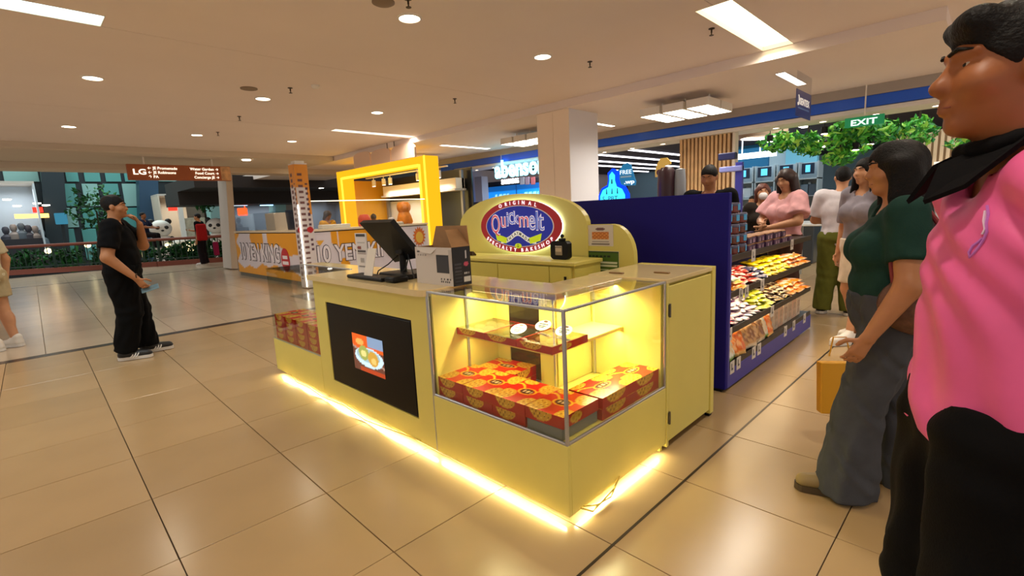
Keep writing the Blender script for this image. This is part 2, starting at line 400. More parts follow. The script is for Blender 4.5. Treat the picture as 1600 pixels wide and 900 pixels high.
# sprinklers, sensors
brass = mat('dark_brass', '#3a2c1c', .4, .7)
def sprinkler(loc, label):
    t = thing('sprinkler', label, 'sprinkler', loc, 0, 'ceiling sprinklers')
    a = MB(); a.lathe([(.03, 0), (.03, -.006), (.008, -.01), (.008, -.04)], n=12); obj('rosette', a, brass, t, True)
    b = MB(); b.cyl((0, 0, -.04), (0, 0, -.065), .006, 8); b.cyl((0, 0, -.062), (0, 0, -.066), .022, 12); obj('deflector', b, brass, t)
for p, lb in (((2.45, 3.45, 3), 'dark sprinkler head beside the nearest downlight'), ((5.05, 3.55, 3), 'dark sprinkler head near the bulkhead above the blue partition'), ((4.9, 5.9, 3), 'dark sprinkler head near the top of the pillar'),
              ((2.75, 6.6, 3), 'dark sprinkler head beside the middle downlight'), ((2.78, 8.75, 3), 'dark sprinkler head before the slim light panel'), ((5.15, 2.15, 3), 'dark sprinkler head beside the large warm light panel'), ((2.9, 10.4, 3), 'small dark sprinkler head before the farthest downlight row')):
    sprinkler(p, lb)
a = MB(); a.lathe([(.09, 0), (.09, -.008), (.075, -.016), (.001, -.018)], n=24); solo('ceiling_speaker', a, mat('speaker_grille', '#8a7660', .6), 'round brown speaker grille in the ceiling beside a sprinkler', 'speaker', smooth=True, loc=None).location = (2.33, 3.62, 2.982)
a = MB(); a.lathe([(.1, 0), (.1, -.01), (.001, -.014)], n=24); solo('ceiling_speaker', a, mat('speaker_grille', '#8a7660', .6), 'flat brown speaker disc in the ceiling near the middle downlights', 'speaker', smooth=True).location = (2.35, 6.9, 2.986)
a = MB(); a.lathe([(.05, 0), (.05, -.025), (.035, -.04), (.001, -.045)], n=16); solo('smoke_detector', a, white_metal, 'small white smoke detector on the cream ceiling', 'detector', smooth=True).location = (2.95, 6.3, 2.955)
# square box pendants by the store, four pairs
def box_cluster(x0, y0, n, label, dx=.32, dy=.32):
    t = thing('box_pendant_light', label, 'light', (x0, y0, 2.65))
    for j in range(n):
        for i in range(2):
            X = i*(dx+.045); Y = -j*(dy+.045)
            a = MB(); a.box(X, X+dx, Y-dy, Y, .004, .12, .003); h = obj('housing', a, white_metal, t)
            b = MB(); b.box(X+.012, X+dx-.012, Y-dy+.012, Y-.012, 0, .006); obj('diffuser', b, glow('pendant_glow', '#fff4dc', 4.5), h)
        c = MB(); c.cyl((dx, -j*(dy+.045)-dy/2, .12), (dx, -j*(dy+.045)-dy/2, .235), .012, 8); obj('hanger_rod', c, white_metal, t)
    return t
box_cluster(7.12, 4.08, 3, 'cluster of square white box lights hanging before the blue band', .42, .33)
box_cluster(7.25, 7.35, 3, 'cluster of square white box lights hanging left of the pillar')
box_cluster(7.5, 11.0, 1, 'small white box light hanging behind the yellow frame')
for j in range(3): area('pendant_lamp', (7.3, 3.6-4*j, 2.6), .6, 32, NEUT, .8)
def strip_light(loc, l, w_, label):
    t = thing('strip_light', label, 'light', loc)
    a = MB(); a.box(-l/2, l/2, -w_/2, w_/2, -.012, .0, .002); obj('housing', a, white_metal, t)
    b = MB(); b.box(-l/2+.01, l/2-.01, -w_/2+.008, w_/2-.008, -.016, -.01); obj('diffuser', b, glow('strip_glow', '#fff6e6', 4.5), t)
strip_light((7.6, 2.08, 2.88), 1.0, .12, 'slim white strip light in the lower ceiling by the blue banner')
strip_light((8.15, 5.55, 2.88), 1.0, .1, 'slim white strip light in the lower ceiling right of the pillar')
strip_light((7.9, 9.2, 2.88), 1.5, .14, 'slim white strip light in the lower ceiling left of the pillar')
for j, yy in enumerate((10.6, 9.9, 9.2, 6.3, 5.6, 4.9, 4.2, 3.5, 2.8, 2.1, 1.4, .7)):
    downlight((9.45, yy, 2.5), .05, ('first', 'second', 'third', 'fourth', 'fifth', 'sixth', 'seventh', 'eighth', 'ninth', 'tenth', 'eleventh', 'twelfth')[j]+' small downlight from the left in the white store soffit', 'small downlights in the store soffit')
# ---------------------------------------------------------------- the yellow bakery kiosk
X0, Y0 = 1.429, 1.150
XC, XE = 2.258, 2.853            # end of the corner case, end of the side cabinet
YC, YT, YE = 2.051, 3.422, 4.354  # corner case | till counter | left case
ZB, ZG, ZT = .04, .352, .915
XI, YI = 1.90, 1.60              # inner faces of the L-shaped case
XG, YG = 1.685, 1.405            # where the glass top meets the laminate top
YEL = mat('pale_yellow_laminate', '#dfd26e', .38, noise=.03, nscale=3)
TOPM = mat('glossy_cream_top', '#e0cc98', .12, noise=.04, nscale=4)
ALU = mat('aluminium_profile', '#b9bcc0', .35, .85)
GL = glass('clear_glass', (.98, .995, .98)); GLB = glass('bronze_glass', (.42, .33, .16), 1.4)
STEEL = mat('steel_hinge', '#6e6a60', .35, .9)
LEDY = glow('led_strip_glow', '#ffe08a', 2.5)
LEDF = glow('floor_led_glow', '#fff3b4', 8)
KY = (1, .88, .45)
def led_under(t, p, q, n=6):
    """strip of LEDs fixed under a base edge with its area lamp"""
    p = Vector(p); q = Vector(q); p.z = q.z = .036; a = MB(); d = (q-p); L = d.length; d.normalize(); s = d.cross(UP)
    a.prism([(-L/2, -.005), (L/2, -.005), (L/2, .005), (-L/2, .005)], (p+q)/2, d, s, (0, 0, .004)); obj('led_strip', a, LEDF, t, world=True)
    out = Vector((-1, 0, 0)) if abs(d.y) > .5 else Vector((0, -1, 0)); c = (p+q)/2-Vector((0, 0, .003))
    for n_, w_ in ((out*.9-UP*.5, 2.2), (out*.3-UP, 1.2)):
        o = area('floor_led_lamp', c, L, w_*L, KY, .012, spread=PI); o.rotation_euler = Matrix((d, (-n_.normalized()).cross(d), -n_.normalized())).transposed().to_euler()
# --- corner display case (L-shaped)
t = thing('display_case', 'pale yellow corner display case with glass top and red boxes inside', 'display case', ((X0+XC)/2, (Y0+YC)/2, 0)); CASE = t
def B(name, m, *a, p=None, c=.002, smooth=False):
    b = MB(); b.box(*a, c); return obj(name, b, m, p if p is not None else t, smooth, True)
B('front_panel', YEL, X0, X0+.018, Y0, YC-.002, ZB, ZG)
B('side_panel', YEL, X0+.0185, XC-.002, Y0, Y0+.018, ZB, ZG)
B('base_plinth', mat('dark_plinth', '#4a3d20', .7), X0+.09, XC-.02, Y0+.09, YC-.03, 0, .3)
B('deck', YEL, X0+.02, XC-.005, Y0+.02, YC-.005, ZG-.02, ZG-.003)
B('back_panel', YEL, XI+.03, XC-.02, YI, YI+.018, ZG, ZT-.03)
B('back_panel', YEL, XI, XI+.018, YI, YI+.1, ZG, ZT-.03)
B('back_panel', YEL, XI, XI+.018, YC-.12, YC-.01, ZG, ZT-.03)
gd = B('sliding_door', GLB, XI+.004, XI+.012, YI+.1, YC-.12, ZG+.02, ZT-.05)
B('door_track', ALU, XI, XI+.018, YI+.1, YC-.12, ZG-.002, ZG+.02); B('door_knob', STEEL, XI-.012, XI+.002, YC-.16, YC-.135, .54, .57)
B('side_wall', YEL, XC-.02, XC-.004, Y0+.02, YI, ZG, ZT-.012)
B('side_wall', YEL, X0+.02, XI, YC-.02, YC-.004, ZG, ZT-.012)
for nm, a in (('front_glass', (X0+.003, X0+.009, Y0+.012, YC-.012, ZG+.006, ZT-.012)), ('side_glass', (X0+.012, XC-.012, Y0+.003, Y0+.009, ZG+.006, ZT-.012)),
              ('top_glass', (X0+.012, XG, YG, YC-.006, ZT-.006, ZT)), ('top_glass', (X0+.012, XC-.006, Y0+.012, YG-.002, ZT-.006, ZT))):
    B(nm, GL, *a, c=.0005)
B('corner_post', ALU, X0, X0+.014, Y0, Y0+.014, ZG, ZT)
B('edge_post', ALU, X0, X0+.01, YC-.014, YC-.003, ZG, ZT); B('edge_post', ALU, XC-.014, XC-.003, Y0, Y0+.01, ZG, ZT)
for z in (ZG, ZT-.012):
    B('frame_rail', ALU, X0, X0+.012, Y0+.014, YC-.014, z, z+.012); B('frame_rail', ALU, X0+.014, XC-.014, Y0, Y0+.012, z, z+.012)
B('shelf_post', ALU, XG-.02, XG-.008, YC-.034, YC-.022, ZG, ZT-.01); B('shelf_post', ALU, XC-.034, XC-.022, YI-.03, YI-.018, ZG, ZT-.01)
B('shelf_post', ALU, XI-.015, XI-.005, YI-.015, YI-.005, ZG, ZT-.01)
B('shelf', YEL, 1.63, XI, YI-.21, YC-.022, .637, .655); B('shelf', YEL, XI, XC-.022, YI-.21, YI, .637, .655)
B('laminate_top', TOPM, XG, XI+.02, YG, YC, ZT-.03, ZT+.004); B('laminate_top', TOPM, XI+.02, XC, YG, YI+.02, ZT-.03, ZT+.004)
for a in ((XG+.02, XG+.032, YG+.05, YC-.05, ZT-.038, ZT-.03), (XI, XC-.05, YG+.02, YG+.032, ZT-.038, ZT-.03), (1.66, 1.67, YI-.15, YC-.06, .63, .637), (XI, XC-.06, YI-.19, YI-.18, .63, .637)):
    B('led_strip', LEDY, *a, c=0)
area('case_led_lamp', (XG+.026, (YG+YC)/2, ZT-.04), .03, 4.2, KY, .55); area('case_led_lamp', (2.07, YG+.03, ZT-.04), .34, 4.4, KY, .03)
area('case_led_lamp', (1.665, 1.75, .628), .02, .9, KY, .5); area('case_led_lamp', (2.07, YI-.185, .628), .3, 1.6, KY, .02)
led_under(t, (X0+.012, Y0+.03, .055), (X0+.012, YC-.02, .055)); led_under(t, (X0+.05, Y0+.012, .055), (XC-.06, Y0+.012, .055))
B('skirting_bracket', YEL, XC-.03, XC-.006, Y0+.02, Y0+.05, 0, ZB, c=0)
# --- till counter
t = thing('till_counter', 'pale yellow till counter with a black screen set in its front', 'counter', ((X0+XI)/2, (YC+YT)/2, 0))
TVY0, TVY1, TVZ0, TVZ1 = 2.205, 3.247, .175, .742
b = MB()
for a in ((YC+.002, TVY0, ZB, .885), (TVY1, YT-.002, ZB, .885), (TVY0, TVY1, ZB, TVZ0), (TVY0, TVY1, TVZ1, .885)):
    b.box(X0, X0+.02, *a)
obj('front_panel', b, YEL, t, world=True)
B('body', YEL, X0+.06, XI, YC+.004, YT-.004, .09, .88); B('base_plinth', MATS['dark_plinth'], X0+.09, XI-.02, YC+.03, YT-.03, 0, .09)
b = MB(); c_ = .08; pl = [(X0-.03, YT+.02), (XI+.03, YT+.02), (XI+.03, YC-.02), (X0-.03+c_, YC-.02)] + [(X0-.03+c_-c_*math.sin(a), YC-.02+c_-c_*math.cos(a)) for a in np.linspace(.15, PI/2, 7)]
b.prism(pl, (0, 0, .886), (1, 0, 0), (0, 1, 0), (0, 0, .034)); obj('counter_top', b, TOPM, t, world=True)
B('seam_strip', ALU, X0-.002, X0+.004, YC-.003, YC+.004, ZB, .885)
led_under(t, (X0+.012, YC+.02, .055), (X0+.012, YT-.02, .055))
# the screen
t = thing('television', 'black flat television showing a small plate of food, set in the counter front', 'television', (X0+.02, (TVY0+TVY1)/2, TVZ0))
BLK = mat('black_gloss', '#060607', .3, spec=.15); BLKM = mat('black_plastic', '#0c0c0d', .5, spec=.3)
B('bezel', BLKM, X0+.004, X0+.04, TVY0+.003, TVY1-.003, TVZ0+.003, TVZ1-.003, c=.004)
B('panel', BLK, X0+.001, X0+.006, TVY0+.012, TVY1-.012, TVZ0+.016, TVZ1-.012, c=.001)
def food(u, v):
    c = np.tile(np.array([.35, .2, .16]), (len(u), 1)); W = lambda m, k: c.__setitem__(m, k)
    W(v > .62, (.78, .32, .08)); W((v > .7) & (u > .5), (.45, .55, .68)); W(np.abs(v-.25-.4*(1-u)) < .03, (.6, .5, .45))
    e = lambda x, y, a, b: ((u-x)/a)**2+((v-y)/b)**2 < 1
    W(e(.52, .42, .46, .27), (.72, .84, .9)); W(e(.5, .47, .38, .19), (.55, .67, .72))
    W(e(.36, .52, .17, .2), (.55, .6, .3)); W(e(.66, .42, .17, .2), (.72, .56, .22)); W(e(.36, .5, .09, .1), (.8, .78, .5)); W(e(.68, .36, .08, .09), (.82, .7, .4)); W(e(.25, .8, .14, .08), (.9, .6, .3))
    W((v < .12) & (u > .2), (.62, .22, .1)); return c
SCR = printed('screen_print', .2, .9)
paint('picture', (X0-.0005, 2.904, .337), (0, -.374, 0), (0, 0, .238), 46, 30, food, SCR, t)
# --- left display case
t = thing('display_case', 'low glass display case at the far left end of the yellow kiosk', 'display case', ((X0+XI)/2, (YT+YE)/2, 0))
ZL = .315
B('front_panel', YEL, X0, X0+.018, YT+.002, YE, ZB, ZL); B('side_panel', YEL, X0+.0185, XI, YE-.018, YE, ZB, ZL); B('base_plinth', MATS['dark_plinth'], X0+.09, XI-.02, YT+.03, YE-.09, 0, .28)
B('deck', YEL, X0+.02, XI-.005, YT+.005, YE-.02, ZL-.02, ZL-.003); B('back_panel', YEL, XI-.02, XI, YT+.01, YE-.01, ZB, .6)
B('front_glass', GL, X0+.003, X0+.009, YT+.012, YE-.012, ZL+.002, ZT-.002, c=.0005); B('end_glass', GL, X0+.012, XI-.01, YE-.012, YE-.006, ZL+.002, ZT-.002, c=.0005); B('top_glass', GL, X0+.003, XG+.05, YT+.01, YE-.006, ZT-.001, ZT+.006, c=.0005)
B('back_glass', GL, XI-.012, XI-.006, YT+.012, YE-.012, .6, ZT-.002, c=.0005)
B('frame_rail', ALU, X0, X0+.009, YT+.002, YE, ZL, ZL+.006); B('shelf', GL, 1.6, XI-.02, YT+.015, YE-.02, .652, .66, c=.0005)
B('top_edge', ALU, XG+.04, XG+.06, YT+.01, YE-.006, ZT, ZT+.01)
B('laminate_top', TOPM, XG+.06, XI+.03, YT+.025, YE, ZT-.03, ZT+.004)
led_under(t, (X0+.012, YT+.02, .055), (X0+.012, YE-.08, .055))
# --- side cabinet
t = thing('side_cabinet', 'pale yellow side cabinet with a hinged door beside the corner case', 'cabinet', ((XC+XE)/2, (Y0+YI)/2, 0))
B('body', YEL, XC, XE-.03, Y0+.022, YI+.03, .03, .9); B('end_post', YEL, XE-.045, XE, Y0-.008, YI+.03, .02, .925); B('stile', YEL, XC, XC+.022, Y0-.004, Y0+.022, .02, .9)
dr = B('door', YEL, XC+.025, XE-.05, Y0-.002, Y0+.02, .045, .885, c=.003)
for z in (.18, .76):
    h_ = MB(); h_.cyl((XC+.0235, Y0-.008, z-.035), (XC+.0235, Y0-.008, z+.035), .006, 10); h_.box(XC+.012, XC+.036, Y0-.006, Y0-.002, z-.03, z+.03); obj('hinge', h_, STEEL, dr, True, True)
B('top', TOPM, XC, XE-.03, Y0-.004, YI+.03, .9, .922); B('foot', BLKM, XE-.04, XE-.005, Y0, Y0+.03, 0, .022)
B('base_plinth', MATS['dark_plinth'], XC+.05, XE-.05, Y0+.06, YI, 0, .03)
for i, (x, y) in enumerate(((2.35, 1.5), (2.46, 1.28))):
    b = MB(); b.box(x-.012, x+.012, y-.045, y+.045, .922, .93, .003); solo('wooden_block', b, mat('brown_wood', '#8d6b3e', .5, noise=.2, nscale=30), ('small brown wooden strip on the cabinet top nearer the signboard', 'small brown wooden strip on the cabinet top nearer the aisle')[i], 'wood strip', 'wood strips on the cabinet top')
# --- rear cabinet and signboard
XR0, XR1 = 2.47, 2.78
t = thing('rear_cabinet', 'pale yellow low rear cabinet with two flap doors under the oval sign', 'cabinet', ((XR0+XR1)/2, 2.6, 0))
B('body', YEL, XR0+.02, XR1, 1.9, 3.4, .02, .93); B('top', YEL, XR0-.01, XR1, 1.88, 3.42, .93, .955, c=.003)
for a, b_ in ((1.92, 2.1), (2.105, 2.6), (2.605, 3.1), (3.105, 3.38)):
    d_ = B('door', YEL, XR0, XR0+.019, a, b_, .06, .92, c=.003)
B('lock', BLKM, XR0-.004, XR0+.004, 1.955, 1.975, .83, .86)
t = thing('signboard', 'arched pale yellow signboard at the back of the kiosk', 'signboard', (2.83, 2.6, 0)); SB = t
BX = 2.80
arch = [(-3.41, .02), (-3.41, 1.09)]
for a in np.linspace(0, 1, 25):      # elliptic top between y=3.41 and y=2.02
    th = PI*(1-a); arch.append((-2.715+.695*math.cos(th), 1.15+.28*math.sin(th)**.8))
arch += [(-2.02, .02)]
b = MB(); b.prism(arch, (BX, 0, 0), (0, -1, 0), (0, 0, 1), (.05, 0, 0)); obj('arch_panel', b, YEL, t, world=True)
low = [(-2.02, .02), (-2.02, 1.18), (-1.83, 1.18)] + [(-1.83+.17*math.sin(a), 1.18-.17*(1-math.cos(a))*1.3) for a in np.linspace(.2, PI/2, 8)] + [(-1.655, .02)]
b = MB(); b.prism(low, (BX+.012, 0, 0), (0, -1, 0), (0, 0, 1), (.045, 0, 0)); obj('low_panel', b, YEL, t, world=True)
# oval sign
SC = Vector((2.765, 2.655, 1.178)); RA, RB = .433, .205
t = thing('oval_sign', 'red and blue oval bakery sign on the yellow signboard', 'sign', (SC.x, SC.y, SC.z-RB))
def disc(nm, ra, rb, x, th, m, n=64):
    b = MB(); b.prism([(ra*math.cos(a), rb*math.sin(a)) for a in np.linspace(0, 2*PI, n, endpoint=False)], (x, SC.y, SC.z), (0, -1, 0), (0, 0, 1), (th, 0, 0)); return obj(nm, b, m, t, True, True)
disc('halo_backing', RA*.985, RB*.985, SC.x+.012, .02, glow('sign_halo', '#d8ecff', 5))
disc('red_rim', RA, RB, SC.x, .014, mat('sign_red', '#9a0b14', .3, emit=.25))
disc('silver_line', RA*.845, RB*.79, SC.x-.002, .004, mat('sign_silver', '#d7c9c0', .3, emit=.2)); disc('blue_field', RA*.825, RB*.765, SC.x-.004, .004, mat('sign_blue', '#10209a', .3, emit=.3))
WL = mat('sign_white', '#f6f4ff', .4, emit=.7)
arc_text('ORIGINAL', SC-Vector((.004, 0, 0)), RX, UP, RA*.885, RB*.83, PI*.69, PI*.31, .03, WL, t, offset=.004)
arc_text('SPECIALTY BAKESHOP', SC-Vector((.004, 0, 0)), RX, UP, RA*.972, RB*.968, PI*1.16, PI*1.84, .030, WL, t, offset=.004)
sil = mat('sign_lettering_silver', '#e6dbe6', .25, emit=.35); pnk = mat('sign_lettering_red', '#d8465a', .3, emit=.25); blu2 = mat('sign_lettering_blue', '#6a7fd8', .3, emit=.25)
q = [('Q', -.235, -.075, .155, .085), ('u', -.155, -.03, .11, .045), ('i', -.112, -.02, .12, .016), ('c', -.075, -.005, .115, .05), ('k', -.025, -.005, .105, .05), ('m', .045, -.03, .105, .085), ('e', .12, -.05, .135, .055), ('l', .165, -.055, .15, .016), ('t', .2, -.055, .15, .05)]
for ch, a, bb, hgt, wd in q:
    cap = .54/.73 if ch in 'ucme' else 1
    p = SC + RX*(a*1.13+.02) + UP*(bb+.025) - Vector((.004, 0, 0))
    text(ch, p, RX, UP, sil, t, height=hgt/cap*.9 if cap < 1 else hgt, width=wd*1.2, offset=.02, name='letter')
    text(ch, p-Vector((.0045, 0, 0)), RX, UP, pnk if ch in 'Qum' else blu2, t, height=hgt/cap*.9 if cap < 1 else hgt, width=wd*1.12, offset=-.014, extrude=.001, name='letter_inlay')
# ribbon with ENSAYMADA
rib = [(a, -.115+.062*math.exp(-((a)/.085)**2)+.0*a) for a in np.linspace(-.19, .19, 31)]
b = MB(); hw = .02; poly = [(a, z+hw) for a, z in rib]+[(a, z-hw) for a, z in rib[::-1]]
b.prism(poly, SC-Vector((.005, 0, 0)), RX, UP, (-.003, 0, 0)); obj('ribbon', b, mat('ribbon_white', '#e9e9e0', .4, emit=.3), t, world=True)
for s_ in (-1, 1):
    b = MB(); poly = [(s_*.12, -.09), (s_*.25, -.085+.03), (s_*.235, -.13+.02), (s_*.13, -.135)]; b.prism(poly, SC-Vector((.006, 0, 0)), RX, UP, (-.003, 0, 0)); obj('ribbon_tail', b, mat('ribbon_lime', '#c9e01c', .4, emit=.3), t, world=True)
for i, ch in enumerate('ENSAYMADA'):
    a = -.115+.0288*i; z = -.115+.062*math.exp(-(a/.085)**2); sl = 1.0*(.062*math.exp(-(a/.085)**2)*(-2*a/.085**2)); d = (RX+UP*sl).normalized(); k = (UP-RX*sl).normalized()
    text(ch, SC+RX*a+UP*(z)-k*.011-Vector((.008, 0, 0)), d, k, mat('ribbon_text', '#1d2b2a', .5), t, height=.024, offset=.02, extrude=.001, name='letter')
b = MB(); b.prism([(.036*math.cos(a), .02*math.sin(a)) for a in np.linspace(0, 2*PI, 24, endpoint=False)], SC-UP*.152-Vector((.005, 0, 0)), RX, UP, (-.003, 0, 0)); obj('lime_badge', b, MATS['ribbon_lime'], t, world=True)
text('EST', SC-UP*.148-Vector((.008, 0, 0)), RX, UP, MATS['ribbon_text'], t, height=.01, extrude=.001); text('1982', SC-UP*.163-Vector((.008, 0, 0)), RX, UP, MATS['ribbon_text'], t, height=.01, extrude=.001)
# papers on the low panel
def notice(u, v):
    c = np.tile(np.array([.86, .82, .76]), (len(u), 1)); W = lambda m, k: c.__setitem__(m, k)
    W((np.abs(u-.5) < .33) & (v > .32) & (v < .68), (.78, .45, .18)); W((np.abs(u-.5) < .33) & (v > .32) & (v < .68) & (np.sin(u*40)*np.sin(v*40) > .2), (.9, .62, .3))
    W(((u-.5)/.2)**2+((v-.82)/.07)**2 < 1, (.45, .3, .28)); W((np.abs(u-.5) < .33) & (np.abs(v-.2) < .025), (.45, .4, .38)); W((np.abs(u-.5) < .37) & (np.abs(v-.08) < .03), (.45, .4, .38)); return c
def greenpost(u, v):
    c = np.tile(np.array([.28, .42, .12]), (len(u), 1)); W = lambda m, k: c.__setitem__(m, k)
    W((np.abs(u-.45) < .33) & (np.abs(v-.78) < .05) & (np.sin(u*55) > -.4), (.1, .15, .08)); W((np.abs(v-.5) < .045) & (np.abs(u-.5) < .46), (.9, .92, .82)); W((np.abs(v-.36) < .04) & (np.abs(u-.5) < .46), (.9, .92, .82)); W((np.abs(v-.18) < .04) & (np.abs(u-.5) < .2), (.8, .85, .7))
    W((v < .12) & (np.abs(u-.25) < .13), (.85, .4, .1)); W((v > .92), (.2, .3, .1)); return c
PR = printed()
px = BX+.0105
o = thing('paper_notice', 'white paper notice with a food photo taped on the low yellow panel', 'notice', (px, 1.92, 1.03)); b = MB(); b.box(px-.0006, px, 1.815, 2.022, 1.032, 1.176); obj('sheet', b, mat('paper', '#e2dccf', .8), o, world=True)
paint('print', (px-.001, 2.02, 1.034), (0, -.203, 0), (0, 0, .14), 40, 30, notice, PR, o)
o = thing('poster', 'green printed poster below the white notice on the yellow panel', 'poster', (px, 1.91, .8)); b = MB(); b.box(px-.0006, px, 1.772, 2.052, .84, .998); obj('sheet', b, MATS['paper'], o, world=True)
paint('print', (px-.001, 2.05, .842), (0, -.276, 0), (0, 0, .154), 56, 36, greenpost, PR, o)
# --- things on the counter
# till monitor seen from behind
t = thing('till_monitor', 'black touchscreen till monitor on a stand, seen from behind', 'monitor', (1.66, 2.72, .92))
def quadslab(nm, c4, th, m, p=None):
    b = MB(); n = (Vector(c4[1])-Vector(c4[0])).cross(Vector(c4[3])-Vector(c4[0])).normalized()*th
    b.add([Vector(c) for c in c4]+[Vector(c)+n for c in c4], [(0, 1, 2, 3), (7, 6, 5, 4), (0, 4, 5, 1), (1, 5, 6, 2), (2, 6, 7, 3), (3, 7, 4, 0)]); return obj(nm, b, m, p if p is not None else t, world=True)
mo = [(1.60, 2.93, 1.285), (1.60, 2.56, 1.285), (1.745, 2.50, 1.06), (1.745, 2.78, 1.02)]
quadslab('screen_back', mo, -.035, BLKM)
b = MB(); b.prism([(-.022, -.004), (.022, -.004), (.022, .004), (-.022, .004)], (1.615, 2.81, 1.245), (0, -1, 0), Vector((.145, 0, -.23)).normalized(), (-.014, 0, -.009)); obj('badge', b, mat('badge_grey', '#9a9a9a', .4), t, world=True)
b = MB(); b.cyl((1.70, 2.66, .945), (1.70, 2.66, 1.09), .022, 14); b.box(1.67, 1.74, 2.62, 2.70, 1.06, 1.1, .006); obj('neck', b, BLKM, t, True, True)
b = MB(); b.box(1.60, 1.80, 2.48, 2.80, .92, .95, .008); obj('base', b, BLKM, t, True, True)
for i, pts in enumerate((((1.7, 2.60, 1.07), (1.66, 2.52, 1.02), (1.64, 2.47, .96), (1.63, 2.44, .93)), ((1.7, 2.7, 1.06), (1.64, 2.74, 1.0), (1.6, 2.8, .96), (1.6, 2.82, .93)), ((1.72, 2.62, 1.05), (1.68, 2.6, .98), (1.62, 2.56, .96), (1.6, 2.5, .93)))):
    b = MB(); b.tube(pts, .004, 6); obj('cable', b, BLKM, t, True, True)
b = MB(); b.box(1.47, 1.585, 2.55, 2.98, .92, .942, .006); solo('keyboard', b, BLKM, 'flat black keyboard lying before the till monitor', 'keyboard')
b = MB(); b.box(1.475, 1.58, 2.42, 2.53, .92, .955, .01); solo('card_reader', b, BLKM, 'small black device lying beside the monitor base and cardboard box', 'device', smooth=True)
# tent card and price card
def menu(u, v):
    c = np.tile(np.array([.85, .83, .82]), (len(u), 1)); W = lambda m, k: c.__setitem__(m, k)
    W((v > .93) & (np.abs(u-.5) < .45), (.2, .2, .2)); W((np.abs(u-.5) < .35) & (np.abs(v-.78) < .02), (.6, .6, .6)); W(((u-.3)/.2)**2+((v-.65)/.05)**2 < 1, (.5, .2, .15)); W((np.abs(u-.5) < .38) & (np.abs(v-.55) < .03), (.3, .28, .28)); W((np.abs(u-.5) < .38) & (np.abs(v-.5) < .015), (.4, .3, .3)); W((np.abs(u-.5) < .18) & (np.abs(v-.33) < .06), (.66, .64, .62)); W((np.abs(u-.5) < .38) & (np.abs(v-.17) < .02), (.5, .48, .48)); return c
t = thing('menu_stand', 'white printed menu card standing left of the till monitor', 'menu card', (1.62, 3.03, .92))
b = MB(); b.box(1.618, 1.624, 2.95, 3.1, .92, 1.2); b.box(1.6, 1.66, 2.95, 3.1, .92, .925); obj('acrylic', b, mat('acrylic_clear', '#e4e4e4', .1), t, world=True)
paint('print', (1.6175, 3.095, .93), (0, -.14, 0), (0, 0, .265), 24, 50, menu, PR, t)
def pcard(u, v):
    c = np.tile(np.array([.78, .84, .82]), (len(u), 1)); W = lambda m, k: c.__setitem__(m, k)
    W((v > .8) & (np.sin(u*26) > 0) & (np.abs(u-.5) < .4), (.35, .55, .6)); W((np.abs(u-.5) < .38) & (np.abs(v-.55) < .16), (.88, .82, .78)); W((v < .3) & (v > .05) & (np.abs(u-.5) < .4) & (np.sin(u*40)*np.sin(v*60) > 0), (.35, .5, .5)); return c
t = thing('payment_card', 'small tilted pale-green printed card leaning before the till monitor', 'card', (1.52, 2.74, .942))
quadslab('sheet', [(1.50, 2.80, .944), (1.50, 2.70, .944), (1.545, 2.70, 1.11), (1.545, 2.80, 1.11)], .003, MATS['paper'])
paint('print', (1.4985, 2.80, .944), (0, -.1, 0), (.045, 0, .166), 24, 36, pcard, PR, t)
# cardboard box
CARD = mat('cardboard', '#a98258', .8, noise=.08, nscale=20)
bx0, bx1, by0, by1, bz1 = 1.575, 1.70, 2.0, 2.33, 1.125
t = thing('cardboard_box', 'opened speaker carton with a black printed end on the till counter', 'carton', ((bx0+bx1)/2, (by0+by1)/2, .92))
def spk(u, v):
    c = np.tile(np.array([.83, .80, .77]), (len(u), 1)); W = lambda m, k: c.__setitem__(m, k)
    W((u > .58) & (u < .92) & (v > .32) & (v < .80), (.13, .13, .14)); W((u > .62) & (u < .9) & (v > .36) & (v < .76), (.19, .19, .2)); W((u > .92) & (v > .2) & (v < .95), (.75, .72, .69)); W((u > .05) & (u < .33) & (np.abs(v-.78) < .025) & (np.sin(u*90) > -.3), (.6, .57, .55)); W((u > .05) & (u < .13) & (np.abs(v-.88) < .02), (.25, .25, .25))
    W((u > .68) & (u < .94) & (np.abs(v-.1) < .025) & (np.sin(u*120) > -.4), (.12, .12, .12)); W((u > .68) & (u < .94) & (np.abs(v-.17) < .02) & (np.sin(u*75) > 0), (.12, .12, .12)); return c
def spkend(u, v):
    c = np.tile(np.array([.09, .09, .11]), (len(u), 1)); W = lambda m, k: c.__setitem__(m, k)
    W((u > .7) & (u < .78) & (v > .7) & (v < .9), (.8, .8, .82)); W(((u-.74)/.13)**2+((v-.55)/.06)**2 < 1, (.75, .3, .4)); W((u < .5) & (u > .1) & (v < .6) & (np.sin(v*70) > .3), (.25, .25, .28)); W((u > .58) & (u < .95) & (v > .07) & (v < .22), (.82, .82, .8)); W((u > .58) & (u < .95) & (np.abs(v-.3) < .025) & (np.sin(u*60) > 0), (.8, .8, .8)); return c
b = MB(); b.box(bx0, bx1, by0, by0+.004, .92, bz1); b.box(bx0, bx1, by1-.004, by1, .92, bz1); b.box(bx0, bx0+.004, by0, by1, .92, bz1); b.box(bx1-.004, bx1, by0, by1, .92, bz1); b.box(bx0, bx1, by0, by1, .92, .925); obj('body', b, CARD, t, world=True)
paint('front_print', (bx0-.0008, by1, .92), (0, by0-by1, 0), (0, 0, bz1-.92), 64, 44, spk, PR, t); paint('end_print', (bx0, by0-.0008, .92), (bx1-bx0, 0, 0), (0, 0, bz1-.92), 30, 44, spkend, PR, t)
